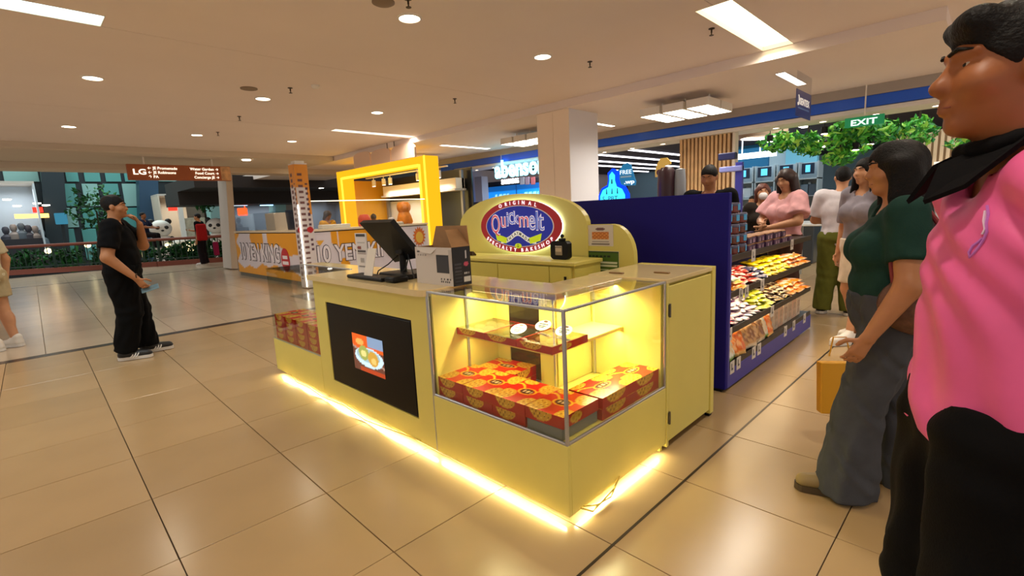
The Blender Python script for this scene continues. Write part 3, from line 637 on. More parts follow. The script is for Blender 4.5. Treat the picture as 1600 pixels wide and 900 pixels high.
quadslab('flap', [(bx1, by1, bz1), (bx1, by0, bz1), (bx1-.01, by0+.0, bz1+.11), (bx1-.01, by1-.06, bz1+.11)], .003, CARD); quadslab('flap', [(bx0, by0, bz1), (bx1, by0, bz1), (bx1-.02, by0+.07, bz1+.09), (bx0+.02, by0+.07, bz1+.09)], .003, CARD); quadslab('flap', [(bx0, by1, bz1), (bx0, by0+.12, bz1), (bx0-.01, by0+.17, bz1-.035), (bx0-.01, by1-.08, bz1-.03)], .003, mat('carton_white', '#d8d2ca', .7))
# black device with a carry handle, and a bunch of keys on the rear cabinet
t = thing('tape_timer', 'black rounded device with a pale display standing before the oval sign', 'device', (2.6, 2.1, .955))
b = MB(); rr = [(.075*max(-1, min(1, 1.25*math.cos(a)))*1, .062+.062*max(-1, min(1, 1.25*math.sin(a)))) for a in np.linspace(0, 2*PI, 40, endpoint=False)]
b.prism(rr, (2.58, 2.1, .957), RX, UP, (.045, 0, 0)); obj('case', b, BLKM, t, True, True); b = MB(); b.box(2.574, 2.58, 2.07, 2.13, .985, 1.05, .004); obj('display', b, mat('display_grey', '#9c8f7c', .3), t, world=True)
b = MB(); b.box(2.59, 2.62, 2.065, 2.115, 1.08, 1.1, .006); b.sph((2.6, 2.085, 1.115), .014); obj('handle', b, BLKM, t, True, True); b = MB(); b.box(2.572, 2.575, 2.075, 2.125, 1.01, 1.035); obj('screen', b, mat('screen_tan', '#d2bfa4', .4), t, world=True)
b = MB()
for k in range(7): b.tube([(2.56+.03*random.random(), 2.98+.02*k, .96+.02*random.random()), (2.57, 2.985+.02*k, .985), (2.6, 2.99+.018*k, .96)], .008, 6)
solo('cable_bundle', b, mat('brown_cable', '#4a3018', .6), 'small tangled brown bundle on the rear cabinet beside the oval sign', 'bundle', smooth=True)
# --- red pastry boxes
def boxtop(u, v):
    c = np.tile(np.array([.82, .10, .04]), (len(u), 1)); W = lambda m, k: c.__setitem__(m, k)
    e = lambda x, y, a, b: ((u-x)/a)**2+((v-y)/b)**2
    sw = np.abs(v-.62-.13*np.sin(u*7+1)); W(sw < .028, (.92, .68, .12))
    for x, y, a, b in ((.16, .2, .26, .24), (.88, .86, .27, .27), (.2, .93, .2, .13), (.93, .12, .2, .2)):
        W(e(x, y, a, b) < 1, (.86, .62, .16)); W((e(x, y, a, b) < .85) & (np.sin(u*61)+np.sin(v*53+u*17) > 1.2), (.66, .42, .08)); W((e(x, y, a, b) < .85) & (np.sin(u*43+2)*np.sin(v*47) > .7), (.97, .82, .32))
    k = e(.52, .5, .24, .15); W(k < 1, (.92, .68, .12)); W(k < .66, (.78, .15, .06)); W(k < .5, (.33, .16, .1)); W((k < .35) & (np.abs(v-.5) < .04) & (np.sin(u*60) > -.2), (.85, .75, .55)); return c
def boxside(u, v):
    c = np.tile(np.array([.66, .08, .05]), (len(u), 1)); W = lambda m, k: c.__setitem__(m, k)
    e = ((u-.42)/.3)**2+((v-1.0)/.85)**2; W(e < 1, (.80, .58, .16)); W((e < .75) & (np.sin(u*58)*np.sin(v*10+u*9) > .62), (.34, .15, .04)); W((e < .9) & (np.sin(u*37+1)*np.sin(v*11) > .75), (.9, .74, .28)); W(np.abs(v-.03) < .03, (.5, .05, .03)); return c
def boxside2(u, v):
    c = np.tile(np.array([.66, .08, .05]), (len(u), 1)); e = ((u-.35)/.16)**2+((v-.5)/.42)**2; c[e < 1] = (.80, .62, .2); c[(e < .8) & (np.sin(u*40)*np.sin(v*9) > .3)] = (.7, .5, .12); return c
PBX = printed('glossy_print', .22)
bd, bw, bh = .255, .21, .0525       # depth, width, height; front = -X side
def joined(name, sheets):
    V = []; F = []; C = []; n = 0
    for o_, rv, uv, nx, ny, fn in sheets:
        u, v = np.meshgrid(np.linspace(0, 1, nx+1), np.linspace(0, 1, ny+1), indexing='ij'); u = u.ravel(); v = v.ravel()
        V.append(np.array(o_, float)+u[:, None]*np.array(rv, float)+v[:, None]*np.array(uv, float)); i, j = np.meshgrid(np.arange(nx), np.arange(ny), indexing='ij'); a = (i*(ny+1)+j).ravel()+n
        F.append(np.stack([a, a+ny+1, a+ny+2, a+1], 1)); C.append(fn(u, v)); n += len(u)
    me = npmesh(name, np.concatenate(V), np.concatenate(F)); c = np.clip(np.concatenate(C), 0, 1); lin = np.where(c <= .04045, c/12.92, ((c+.055)/1.055)**2.4)
    at = me.color_attributes.new('Col', 'FLOAT_COLOR', 'POINT'); at.data.foreach_set('color', np.concatenate([lin, np.ones((len(lin), 1))], 1).astype(np.float32).ravel())
    return me
def box_mesh(d, w_, h_, top, sf, ss, name):
    me = joined(name, [((-d/2, w_/2, h_), (0, -w_, 0), (d, 0, 0), 44, 52, top), ((-d/2, w_/2, 0), (0, -w_, 0), (0, 0, h_), 40, 10, sf), ((-d/2, -w_/2, 0), (d, 0, 0), (0, 0, h_), 44, 10, ss),
        ((d/2, -w_/2, 0), (0, w_, 0), (0, 0, h_), 4, 2, lambda u, v: np.tile(np.array([.66, .08, .05]), (len(u), 1))), ((d/2, w_/2, 0), (-d, 0, 0), (0, 0, h_), 4, 2, lambda u, v: np.tile(np.array([.66, .08, .05]), (len(u), 1))),
        ((-d/2, -w_/2, 0), (0, w_, 0), (d, 0, 0), 1, 1, lambda u, v: np.tile(np.array([.6, .5, .4]), (len(u), 1)))])
    me.materials.append(PBX); return me
BM1 = box_mesh(bd, bw, bh, boxtop, boxside, boxside2, 'pastry_box'); BM2 = box_mesh(.19, .27, bh, boxtop, boxside, boxside, 'pastry_box')
PBG = 'red pastry boxes in the corner case'
def pbox(x, y, z, lb, me=BM1, rz=0, g=PBG):
    o = linkmesh('pastry_box', me); o.location = (x, y, z); o.rotation_euler = (0, 0, rz+random.uniform(-.012, .012)); return tag(o, lb, 'box', g)
zd = ZG-.0025
nm4 = ('first', 'second', 'third')
for i in range(3):
    for k in range(2):
        pbox(1.583, 1.938-.213*i, zd+k*(bh+.0005), f'red pastry box, {nm4[i]} from the till counter in the front row, {("lower", "upper")[k]} of its pair')
pbox(1.583, 1.938-.213*3, zd+bh+.0005, 'red pastry box at the glass corner on top of the grey tray')
b = MB(); b.box(-.125, .125, -.1, .1, 0, bh-.001, .003); o = solo('grey_tray', b, mat('grey_card', '#77786f', .6), 'grey filler box under the red box at the glass corner', 'box'); o.location = (1.583, 1.299, zd)
for i, x in enumerate((1.86, 2.125)):
    for k in range(2): pbox(x, 1.278, zd+k*(bh+.0005), f'red pastry box along the aisle side glass, {("nearer the corner", "nearer the side cabinet")[i]}, {("lower", "upper")[k]} of its pair', BM2, PI/2)
for k in range(2): pbox(1.80, 1.865, zd+k*(bh+.0005), f'red pastry box behind the front row before the sliding door, {("lower", "upper")[k]} of its pair', BM2, .1)
for i in range(4):
    for k in range(4): pbox(1.583, 4.235-.22*i, ZL-.0025+k*(bh+.0005), f'red pastry box in the far left case, column {("one", "two", "three", "four")[i]} from its outer end, {("bottom", "second", "third", "top")[k]} layer', g='red pastry boxes in the left case')
# open trays with a clear lid on the shelf
def tray(x, y, z, lb, fill):
    t = thing('pastry_tray', lb, 'tray', (x, y, z), 0, 'open pastry trays on the upper shelf')
    me = joined('carton', [((-.135, .112, 0), (0, -.224, 0), (0, 0, .036), 40, 8, boxside), ((-.135, -.112, 0), (.27, 0, 0), (0, 0, .036), 30, 8, boxside2), ((.135, -.112, 0), (0, .224, 0), (0, 0, .036), 3, 2, boxside2), ((.135, .112, 0), (-.27, 0, 0), (0, 0, .036), 3, 2, boxside2), ((-.135, -.112, .002), (.27, 0, 0), (0, .224, 0), 2, 2, lambda u, v: np.tile(np.array([.85, .8, .72]), (len(u), 1)))])
    me.materials.append(PBX); linkmesh('carton', me, t)
    b = MB(); b.box(-.13, .13, -.107, .107, .034, .0365, .0008); obj('clear_lid', b, glass('cloudy_film', (.75, .76, .74), 1.6), t)
    for i in range(3):
        for j in range(3):
            b = MB(); b.sph((-.085+.085*i, -.07+.07*j, .014), (.036, .03, .016), 12, 8); p = obj('pastry', b, mat('pastry_'+fill, {'pale': '#e8dcc0', 'dark': '#5a4a38', 'gold': '#d98f3c'}[fill], .6, noise=.2, nscale=60), t, True)
    return t
tray(1.735, 1.925, .6555, 'red open tray with pale pastries under film, nearest the till counter', 'pale'); tray(1.735, 1.698, .6555, 'red open tray with dark pastries, in the middle of the upper shelf', 'dark'); tray(1.735, 1.471, .6555, 'red open tray with golden pastries, nearest the glass corner', 'gold')
tray(1.73, 3.56, .6605, 'red open tray on the glass shelf of the far left case', 'gold')
def price_disc(p, lb, rx=.5):
    t = thing('price_disc', lb, 'price tag', p, 0, 'white price discs on the trays')
    b = MB(); b.prism([(.047*math.cos(a), .038*math.sin(a)) for a in np.linspace(0, 2*PI, 28, endpoint=False)], (0, 0, .02), RX, Vector((math.cos(rx), 0, math.sin(rx))), (.0, 0, -.003)); obj('disc', b, mat('white_card', '#c9c6be', .5), t)
    uvv = Vector((math.cos(rx), 0, math.sin(rx)))
    for dz, hw_ in ((.006, .03), (-.008, .026), (-.018, .018)):
        b = MB(); b.prism([(-hw_, -.003), (hw_, -.003), (hw_, .003), (-hw_, .003)], Vector((0, 0, .021))+uvv*dz, RX, uvv, (0, 0, -.0007)); obj('print_line', b, MATS['ribbon_text'], t)
    b = MB(); b.prism([(.014*math.cos(a), .006*math.sin(a)) for a in np.linspace(0, 2*PI, 16, endpoint=False)], Vector((-.001, 0, .0215))+Vector((math.cos(rx), 0, math.sin(rx)))*.026, RX, Vector((math.cos(rx), 0, math.sin(rx))), (0, 0, -.001)); obj('oval_mark', b, mat('oval_dark', '#4a2020', .5), t)
price_disc((1.70, 1.66, .694), 'white price disc lying on the middle red tray, nearer the front'); price_disc((1.82, 1.60, .697), 'white price disc at the back of the middle red tray'); price_disc((1.80, 1.45, .694), 'white price disc on the red tray nearest the glass corner'); price_disc((1.68, 3.53, .72), 'white price disc in the far left case above its red tray', 1.2)
# QR-free barcode tag and loose cables under the kiosk edge
b = MB(); b.tube([(X0-.004, 4.05, .05), (X0-.012, 3.9, .018), (X0-.01, 3.7, .03), (X0-.016, 3.45, .01), (X0-.01, 3.1, .03), (X0-.02, 2.8, .008), (X0-.012, 2.5, .03), (X0-.004, 2.2, .05)], .004, 6); solo('led_cable', b, mat('yellow_cable', '#c9b04a', .5), 'thin yellow cable drooping along the kiosk front edge', 'cable', smooth=True)
b = MB(); b.tube([(1.5, Y0-.004, .05), (1.56, Y0-.02, .012), (1.64, Y0-.016, .02), (1.74, Y0-.01, .03), (1.8, Y0-.003, .06)], .004, 6); b.tube([(1.52, Y0-.004, .05), (1.6, Y0-.014, .02), (1.7, Y0-.02, .012), (1.8, Y0-.003, .06)], .0035, 6); solo('led_cable', b, MATS['yellow_cable'], 'thin yellow cables drooping under the aisle side of the corner case', 'cable', smooth=True)
# ---------------------------------------------------------------- blue snack gondola
GX0, GX1, GY0, GY1 = 3.24, 5.42, 1.225, 1.78
NAVY = mat('navy_partition', '#1a1478', .6, noise=.05, nscale=3, spec=.2); GBLUE = mat('gondola_blue', '#3a3c9e', .4); SHB = mat('shelf_black', '#1c1712', .4); PEG = mat('gondola_back', '#2a2550', .6)
t = thing('partition', 'tall dark navy partition panel behind the kiosk signboard', 'partition', (GX0, 1.9, 0))
B('panel', NAVY, GX0, GX0+.045, GY0-.005, 2.75, .02, 1.352, c=.004); B('edge_strip', GBLUE, GX0+.045, GX0+.075, GY0-.003, GY0+.04, .02, .95, c=.003); B('foot', BLKM, GX0+.005, GX0+.04, GY0+.02, 2.7, 0, .022)
t = thing('snack_shelf', 'dark four-tier shop shelf unit full of snacks behind the navy partition', 'shelf unit', ((GX0+GX1)/2, 1.5, 0)); GON = t
SZ = [.19, .43, .68, .93]; FY = [GY0, GY0+.01, GY0+.02, GY0+.03]
B('back_board', PEG, GX0+.05, GX1, GY1, GY1+.03, .02, .97); B('kick_plate', GBLUE, GX0+.05, GX1, GY0-.002, GY0+.02, .015, .145, c=.003); B('base_tray', SHB, GX0+.05, GX1, GY0+.02, GY1, .1, .16)
for k, (z, y) in enumerate(zip(SZ, FY)):
    sh = B('shelf_board', SHB, GX0+.05, GX1-.02+.01*k, y+.006, GY1, z-.035, z-.012)
    lp = B('shelf_lip', SHB, GX0+.05, GX1-.02+.01*k, y, y+.008, z-.048, z, c=.003)
    if k: B('led_strip', glow('shelf_led', '#ffdca0', 4), GX0+.1, GX1-.1, y+.03, y+.042, z-.045, z-.037, c=0)
    for x in ((3.33, 3.45, 3.76, 3.88, 4.55, 4.8, 5.15), (3.3, 4.2), (3.52, 3.63, 3.97), (3.78, 4.75))[k]:
        tg = MB(); tg.box(x, x+.075, y-.004, y-.001, z-.085, z+.005); pt = obj('price_tag', tg, mat('tag_white', '#d5d2cc', .4), sh, world=True)
        tg = MB(); tg.prism([(.02, -.06), (.05, -.06), (.05, -.045), (.032, -.045), (.032, -.012), (.02, -.012)], (x, y-.005, z), (1, 0, 0), UP, (0, .001, 0)); obj('print_mark', tg, mat('tag_ink', '#55585c', .5), sh, world=True)
for z, w_ in ((.672, 26), (.43, 26), (.19, 26)): area('shelf_led_lamp', (4.3, GY0+.08, z+.19), 1.9, w_*.10, (1, .76, .46), .06)
B('divider_post', mat('pole_wood', '#b09466', .5), 5.0, 5.015, GY0+.06, GY0+.075, .68, .8); B('divider_post', MATS['pole_wood'], 5.0, 5.015, GY0+.06, GY0+.075, .43, .53)
# tubs
tubm = glass('tub_clear', (.55, .6, .68), 1.2)
def tub(loc, k, lb):
    t = thing('biscuit_tub', lb, 'tub', loc, random.uniform(-.3, .3), 'clear biscuit tubs on the top shelf')
    a = MB(); a.lathe([(.04, 0), (.05, .007), (.053, .034), (.052, .047)], n=18); obj('contents', a, mat(('tub_brown', 'tub_red')[k % 2], ('#6d3a26', '#7a3a30')[k % 2], .25, noise=.3, nscale=60), t, True)
    a = MB(); a.lathe([(.052, .047), (.055, .052), (.055, .066), (.05, .072), (.001, .073)], n=18); obj('lid', a, mat('tub_lid', '#5a5a74', .25), t, True)
    a = MB(); r_ = .055
    q = [(r_*math.cos(a_), r_*math.sin(a_)) for a_ in np.linspace(-PI*.62, -PI*.42, 5)]
    a.add([(x, y, .02) for x, y in q]+[(x, y, .062) for x, y in q], [(i, i+1, i+6, i+5) for i in range(4)]); obj('label', a, mat('tub_label_blue', '#4aa3d8', .4), t)
    q = [(r_*1.01*math.cos(a_), r_*1.01*math.sin(a_)) for a_ in np.linspace(-PI*.30, -PI*.14, 5)]
    a = MB(); a.add([(x, y, .02) for x, y in q]+[(x, y, .066) for x, y in q], [(i, i+1, i+6, i+5) for i in range(4)]); obj('price_label', a, mat('tub_label_white', '#d9d9dc', .4), t)
ORD = ('first', 'second', 'third', 'fourth', 'fifth', 'sixth', 'seventh', 'eighth', 'ninth', 'tenth', 'eleventh', 'twelfth', 'thirteenth', 'fourteenth', 'fifteenth', 'sixteenth')
T0 = None; ordn = ('first', 'second', 'third', 'fourth', 'fifth', 'sixth')
for c_, (x, y, n) in enumerate(((3.41, 1.32, 5), (3.54, 1.315, 5), (3.67, 1.31, 4), (3.43, 1.44, 5), (3.56, 1.435, 5))):
    for k in range(n):
        lb = f'biscuit tub, {ordn[k]} from the shelf in the {("front stack against the partition", "second front stack", "third front stack beside the purple boxes", "back stack against the partition", "second back stack")[c_]}'
        if T0 is None: tub((x, y, .918), k, lb); T0 = 1
        else: tub((x, y, .918+.0735*k), k+c_, lb)
# purple biscuit boxes with fluted tops
def pbx(loc, lb, k):
    t = thing('biscuit_box', lb, 'box', loc, random.uniform(-.05, .05), 'purple biscuit packs on the top shelf')
    a = MB(); a.box(-.045, .045, -.06, .06, 0, .045, .004); obj('carton', a, mat(('pack_purple', 'pack_dark_purple')[k % 2], ('#4a2a4e', '#3a2240')[k % 2], .4), t)
    a = MB(); a.prism([(-.012, .004), (.012, .008), (.006, .036), (-.008, .034)], (0, -.061, 0), (1, 0, 0), UP, (0, .0008, 0)); obj('figure_print', a, mat('pack_lilac', '#b79ab0', .5), t)
    a = MB(); a.box(-.043, .043, -.055, .055, .045, .056, .004); obj('wrapped_top', a, mat('pack_tan', '#c29066', .4, noise=.3, nscale=50), t)
for i in range(11):
    for k in range(2 if i < 9 else 1): pbx((3.79+.1*i, 1.325+.01*(i % 2), .918+.0575*k), f'purple biscuit pack, {ORD[i]} from the tubs, {("lower", "upper")[k]} layer', i+k)
# crinkled snack packets
def packet_mesh(name, L, W, T, c1, c2, c3, seed, nx=9, ny=6):
    rng = np.random.RandomState(seed); u, v = np.meshgrid(np.linspace(-1, 1, nx+1), np.linspace(-1, 1, ny+1), indexing='ij')
    h_ = T*np.clip(1-u**4, 0, 1)**.6*np.clip(1-v**2, 0, 1)**.5; h_ += T*.12*rng.randn(*h_.shape)*(h_ > .2*T)
    X = u*L/2; Y = v*W/2*(1-.08*np.cos(u*PI*.5)); A = np.stack([X, Y, T*.5+h_*.5], -1).reshape(-1, 3); Bm = np.stack([X, Y, T*.5-h_*.45], -1).reshape(-1, 3)
    i, j = np.meshgrid(np.arange(nx), np.arange(ny), indexing='ij'); a = (i*(ny+1)+j).ravel(); f1 = np.stack([a, a+ny+1, a+ny+2, a+1], 1); f2 = f1[:, ::-1]+len(A)
    me = npmesh(name, np.concatenate([A, Bm]), np.concatenate([f1, f2])); uu = u.ravel(); vv = v.ravel()
    c = np.tile(np.array(hx(c1)), (len(uu), 1)); c[np.abs(uu) > .78] = hx(c2); m_ = ((uu/.55)**2+(vv/.7)**2 < 1) & (rng.rand(len(uu)) > .25); c[m_] = hx(c3); c = np.concatenate([c, c*.9])
    at = me.color_attributes.new('Col', 'FLOAT_COLOR', 'POINT'); at.data.foreach_set('color', np.concatenate([c, np.ones((len(c), 1))], 1).astype(np.float32).ravel())
    me.polygons.foreach_set('use_smooth', np.ones(len(me.polygons), bool)); me.materials.append(printed('shiny_wrapper', .22)); return me
PK = {'yellow': [packet_mesh('packet', .13, .085, .03, '#f2d21c', '#fae25a', '#8a7a1a', s) for s in (1, 2)], 'orange': [packet_mesh('packet', .17, .11, .032, '#f08a2a', '#f6d8b0', '#fff2e2', s) for s in (3, 4)],
      'red-white': [packet_mesh('packet', .11, .08, .03, '#d8433a', '#f3ece6', '#f5e0e0', s) for s in (5, 6)], 'navy': [packet_mesh('packet', .11, .08, .03, '#454a72', '#e8e4ec', '#8a86aa', s) for s in (7,)], 'amber': [packet_mesh('packet', .14, .09, .034, '#f29a1f', '#f9d27a', '#e8641a', s) for s in (8, 9)],
      'cream-green': [packet_mesh('packet', .15, .1, .034, '#eceadf', '#5f8a3a', '#d8b070', s) for s in (10,)], 'violet-white': [packet_mesh('packet', .14, .075, .026, '#f0e6ee', '#5a2f5e', '#6a3468', s) for s in (11, 12)], 'pink': [packet_mesh('packet', .13, .085, .03, '#d83a56', '#f7cdd0', '#f3b3b8', s) for s in (13,)],
      'lime': [packet_mesh('packet', .13, .085, .03, '#cfcf3a', '#f0e89a', '#6a7a20', s) for s in (14,)], 'dark-brown': [packet_mesh('packet', .14, .09, .03, '#4a3020', '#d8b87a', '#e6d6b8', s) for s in (15, 16)]}
PKN = {}
def packet(kind, x, y, z, rz, shelf, where, rx=0, ry=0):
    me = PK[kind][random.randrange(len(PK[kind]))]; o = linkmesh('snack_packet', me); o.location = (x, y, z); o.rotation_euler = (rx, ry, rz)
    tag(o, f'{kind} packet, {where}, {shelf}', 'packet', f'{kind} snack packets on the {shelf}'); return o
def heap(kind, x0, x1, zs, shelf, n=4, layers=3, flat=False):
    xs = np.linspace(x0, x1, n)
    for L in range(layers):
        for i, x in enumerate(xs):
            y = GY0+.085+.035*L+random.uniform(-.015, .015)
            packet(kind, x+(.02*(L % 2))+random.uniform(-.006, .006), y, zs-.009+.029*L+random.uniform(0, .006), PI/2+random.uniform(-.5, .5) if not flat else PI/2+random.uniform(-.06, .06), shelf, f'{ORD[i]} from the partition, {("bottom", "second", "third", "fourth", "fifth")[L]} layer of its heap', random.uniform(-.18, .18)*(not flat), random.uniform(-.14, .14)*(not flat))
heap('amber', 3.36, 3.6, .68, 'third tier', 3, 2); heap('cream-green', 3.38, 3.5, .742, 'third tier', 2, 1); heap('red-white', 3.62, 3.95, .68, 'third tier', 4, 4); heap('navy', 4.0, 4.15, .68, 'third tier', 2, 3); heap('yellow', 4.2, 4.75, .68, 'third tier', 7, 4); heap('orange', 4.85, 5.25, .68, 'third tier', 4, 3, True)
heap('pink', 3.36, 3.46, .43, 'second tier', 2, 3); heap('violet-white', 3.5, 3.95, .43, 'second tier', 6, 5); heap('lime', 4.02, 4.3, .43, 'second tier', 4, 4); heap('dark-brown', 4.38, 4.78, .43, 'second tier', 5, 4); heap('orange', 4.88, 5.28, .43, 'second tier', 4, 3, True)
# bagged chips and cartons on the lowest tier
BG = {'green and white': ('#e6e6d6', '#5f9a3a', '#e0c8a0'), 'orange': ('#e8762a', '#f5c87a', '#f2b070'), 'tan': ('#c99a62', '#efe2c8', '#8a5a34'), 'brown': ('#8a5a3a', '#e2c9a0', '#d8a870')}
for i, (k, x) in enumerate((('green and white', 3.36), ('orange', 3.46), ('orange', 3.56), ('tan', 3.68), ('tan', 3.79), ('brown', 3.9), ('tan', 4.0), ('green and white', 4.1), ('orange', 4.2))):
    me = packet_mesh('chip_bag', .2, .155, .075, *BG[k], 30+i, 10, 8); o = linkmesh('chip_bag', me); o.location = (x+.02, GY0+.085+.012*(i % 2), .268); o.rotation_euler = (0, -PI/2+.35, PI/2+random.uniform(-.35, .2))
    tag(o, f'{k} crinkled chip bag standing on the lowest tier, {("first", "second", "third", "fourth", "fifth", "sixth", "seventh", "eighth", "ninth")[i]} from the partition', 'chip bag', 'chip bags on the lowest tier')
for i in range(7):
    x = 4.36+.135*i; hgt = .19+.006*(i % 3)
    t = thing('snack_carton', f'upright pale snack carton on the lowest tier, {("first", "second", "third", "fourth", "fifth", "sixth", "seventh")[i]} after the chip bags', 'carton', (x, GY0+.14, .178), 0, 'pale cartons on the lowest tier')
    a = MB(); a.box(-.058, .058, -.09, .09, 0, hgt, .003); obj('box', a, mat('carton_'+str(i % 3), ('#d9c9b4', '#cdbba6', '#d8b49a')[i % 3], .5), t)
    a = MB(); a.prism([(-.035, .03), (.035, .03), (.035, .15), (-.035, .15)], (0, -.091, 0), (1, 0, 0), UP, (0, .0008, 0)); obj('print_panel', a, mat('carton_print', '#b9a089', .5, noise=.25, nscale=40), t)
# ---------------------------------------------------------------- the yellow pancake stand behind
KX, KY0, KX1, KY1 = 3.9, 9.41, 6.77, 13.75
YK = mat('stand_yellow', '#f0ae1c', .4); WK = mat('stand_white', '#e6e1ec', .45); INK = mat('outline_ink', '#2a1c3a', .5)
t = thing('pancake_stand_counter', 'white and yellow pancake stand counter with large outlined lettering', 'counter', ((KX+KX1)/2, (KY0+KY1)/2, 0)); ST = t
B('core', mat('stand_core', '#5a4a38', .6), KX+.04, KX+.5, KY0+.04, KY1, .03, 1.08); B('core', MATS['stand_core'], KX+.5, KX1, KY0+.04, KY0+.5, .03, 1.08)
B('worktop', mat('stand_top', '#e8d9bd', .3), KX-.01, KX+.52, KY0-.01, KY1, 1.08, 1.12); B('worktop', MATS['stand_top'], KX+.52, KX1, KY0-.01, KY0+.52, 1.08, 1.12)
B('kickboard', mat('stand_kick', '#6b6a60', .6), KX+.02, KX+.05, KY0, KY1, 0, .09)
def bann(long):
    def f(u, v):
        c = np.tile(np.array([.90, .88, .93]), (len(u), 1)); W = lambda m, k: c.__setitem__(m, k); Y_ = (.95, .66, .1)
        W((v < .16+.1*np.abs(((u*5) % 1)-.5)*2-.05*np.sin(u*9)) & (not long), Y_)
        if not long:
            W((u < .05+.03*np.sin(v*14)) & (v > .3), Y_); W(((u-.36)/.1)**2+((v-.9)/.3)**2 < 1, Y_); W((u > .52) & (v > .78-.3*np.clip((u-.52)/.4, 0, 1)+.05*np.sin(u*30)), Y_); W((v < .1), Y_)
        else:
            W((u > .17) & (u < .72) & (v > .55+.25*np.clip((.3-u)/.13, 0, 1)**2), Y_); W(((u-.26)/.035)**2+((v-.25)/.2)**2 < 1, Y_)
            W(((np.abs(u-.09) < .03*(v-.72)/.12) & (v > .74) & (v < .84)), (.93, .7, .2)); W(((u-.22)/.008)**2 < .2, c[0])
        return c
    return f
b1 = paint('banner', (KX-.002, KY1, .09), (0, KY0-KY1, 0), (0, 0, .97), 130, 30, bann(False), PR, t); b2 = paint('banner', (KX, KY0-.002, .09), (KX1-KX, 0, 0), (0, 0, .97), 130, 40, bann(True), PR, t)
def outlined(s, o, rv, h_, w_, prt, sh=.018):
    n = Vector(rv).cross(UP); r_ = text_data(s, .05)[0][:, 0].max()/text_data(s, .02)[0][:, 0].max(); text(s, Vector(o)+n*.002, rv, UP, INK, prt, height=h_, width=w_*r_, offset=.05, extrude=.003); text(s, Vector(o)+n*.008, rv, UP, mat('letter_white', '#f4f0fa', .4), prt, height=h_, width=w_, offset=.02, extrude=.003)
outlined('10 YEN KING', (KX-.004, 12.12, .44), RX, .40, 2.55, t); outlined('10 YEN KING', (5.02, KY0-.004, .47), RY, .34, 1.87, t)
b = MB(); b.prism([(.22*math.cos(a), .25*math.sin(a)) for a in np.linspace(0, 2*PI, 28, endpoint=False)], (KX-.006, 10.55, .5), RX, UP, (-.006, 0, 0)); obj('round_badge', b, mat('badge_red', '#c8202c', .4), t, world=True)
for i, hw_ in enumerate((.13, .16)):
    b = MB(); b.prism([(-hw_, -.035), (hw_, -.035), (hw_, .035), (-hw_, .035)], (KX-.0125, 10.55, .56-.12*i), RX, UP, (-.002, 0, 0)); obj('badge_print', b, MATS['letter_white'], t, world=True)
# round gold starburst emblem on the right of the banner
b = MB(); pts = [((.13+.05*(k % 2))*math.cos(2*PI*k/32), (.17+.06*(k % 2))*math.sin(2*PI*k/32)) for k in range(32)]; b.prism(pts, (6.5, KY0-.004, .82), RY, UP, (0, -.006, 0)); obj('starburst', b, mat('burst_orange', '#d8742a', .4), t, world=True)
b = MB(); b.prism([(.1*math.cos(a), .13*math.sin(a)) for a in np.linspace(0, 2*PI, 24, endpoint=False)], (6.5, KY0-.011, .8), RY, UP, (0, -.004, 0)); obj('disc', b, mat('burst_gold', '#ecc04a', .4), t, world=True)
# glass guards
GB = glass('guard_glass', (.93, .95, .96), 1.0)
t = thing('glass_guard', 'clear glass guard with a lit top edge on the pancake stand counter', 'glass guard', ((KX+KX1)/2, KY0, 1.12)); B('pane', GB, KX+.1, KX1-.02, KY0+.03, KY0+.04, 1.12, 1.66, c=0); B('lit_edge', glow('edge_glow', '#fff0d0', 2.5), KX+.1, KX1-.02, KY0+.028, KY0+.042, 1.66, 1.675, c=0); B('pane', GB, KX+.03, KX+.04, KY0+.2, KY1-.1, 1.12, 1.52, c=0)
# corner post with measuring banner
t = thing('corner_post', 'square white and orange banner post at the corner of the pancake stand', 'post', (KX, KY0, 0))
def postp(u, v):
    c = np.tile(np.array([.88, .86, .88]), (len(u), 1)); W = lambda m, k: c.__setitem__(m, k)
    W((v > .82) & (u < 1.1), (.93, .62, .22)); W((v > .6) & (u > .8), (.93, .62, .22)); W((np.abs(u-.35) < .16) & (((v*22) % 1) < .42) & (v < .95) & (v > .06), (.45, .3, .3)); W((np.abs(u-.78) < .1) & (np.sin(v*150) > 0) & (v > .5) & (v < .85), (.35, .22, .3)); W((np.abs(u-.78) < .1) & (np.sin(v*150) > 0) & (v > .3) & (v < .42), (.35, .22, .3)); W(((u-.72)/.25)**2+((v-.47)/.025)**2 < 1, (.78, .15, .18)); return c
B('post', mat('post_white', '#ddd6d6', .4), KX-.13, KX+.12, KY0-.12, KY0+.13, .02, 2.36); paint('front_print', (KX-.13, KY0-.122, .05), (.25, 0, 0), (0, 0, 2.29), 26, 150, postp, PR, t); paint('side_print', (KX-.132, KY0+.13, .05), (0, -.25, 0), (0, 0, 2.29), 14, 110, postp, PR, t)
B('cap', white_metal, KX-.09, KX+.09, KY0-.08, KY0+.09, 2.36, 2.41); B('light_edge', glow('post_edge_glow', '#fff2d8', 5), KX-.145, KX-.128, KY0-.14, KY0-.12, .05, 1.6, c=0)
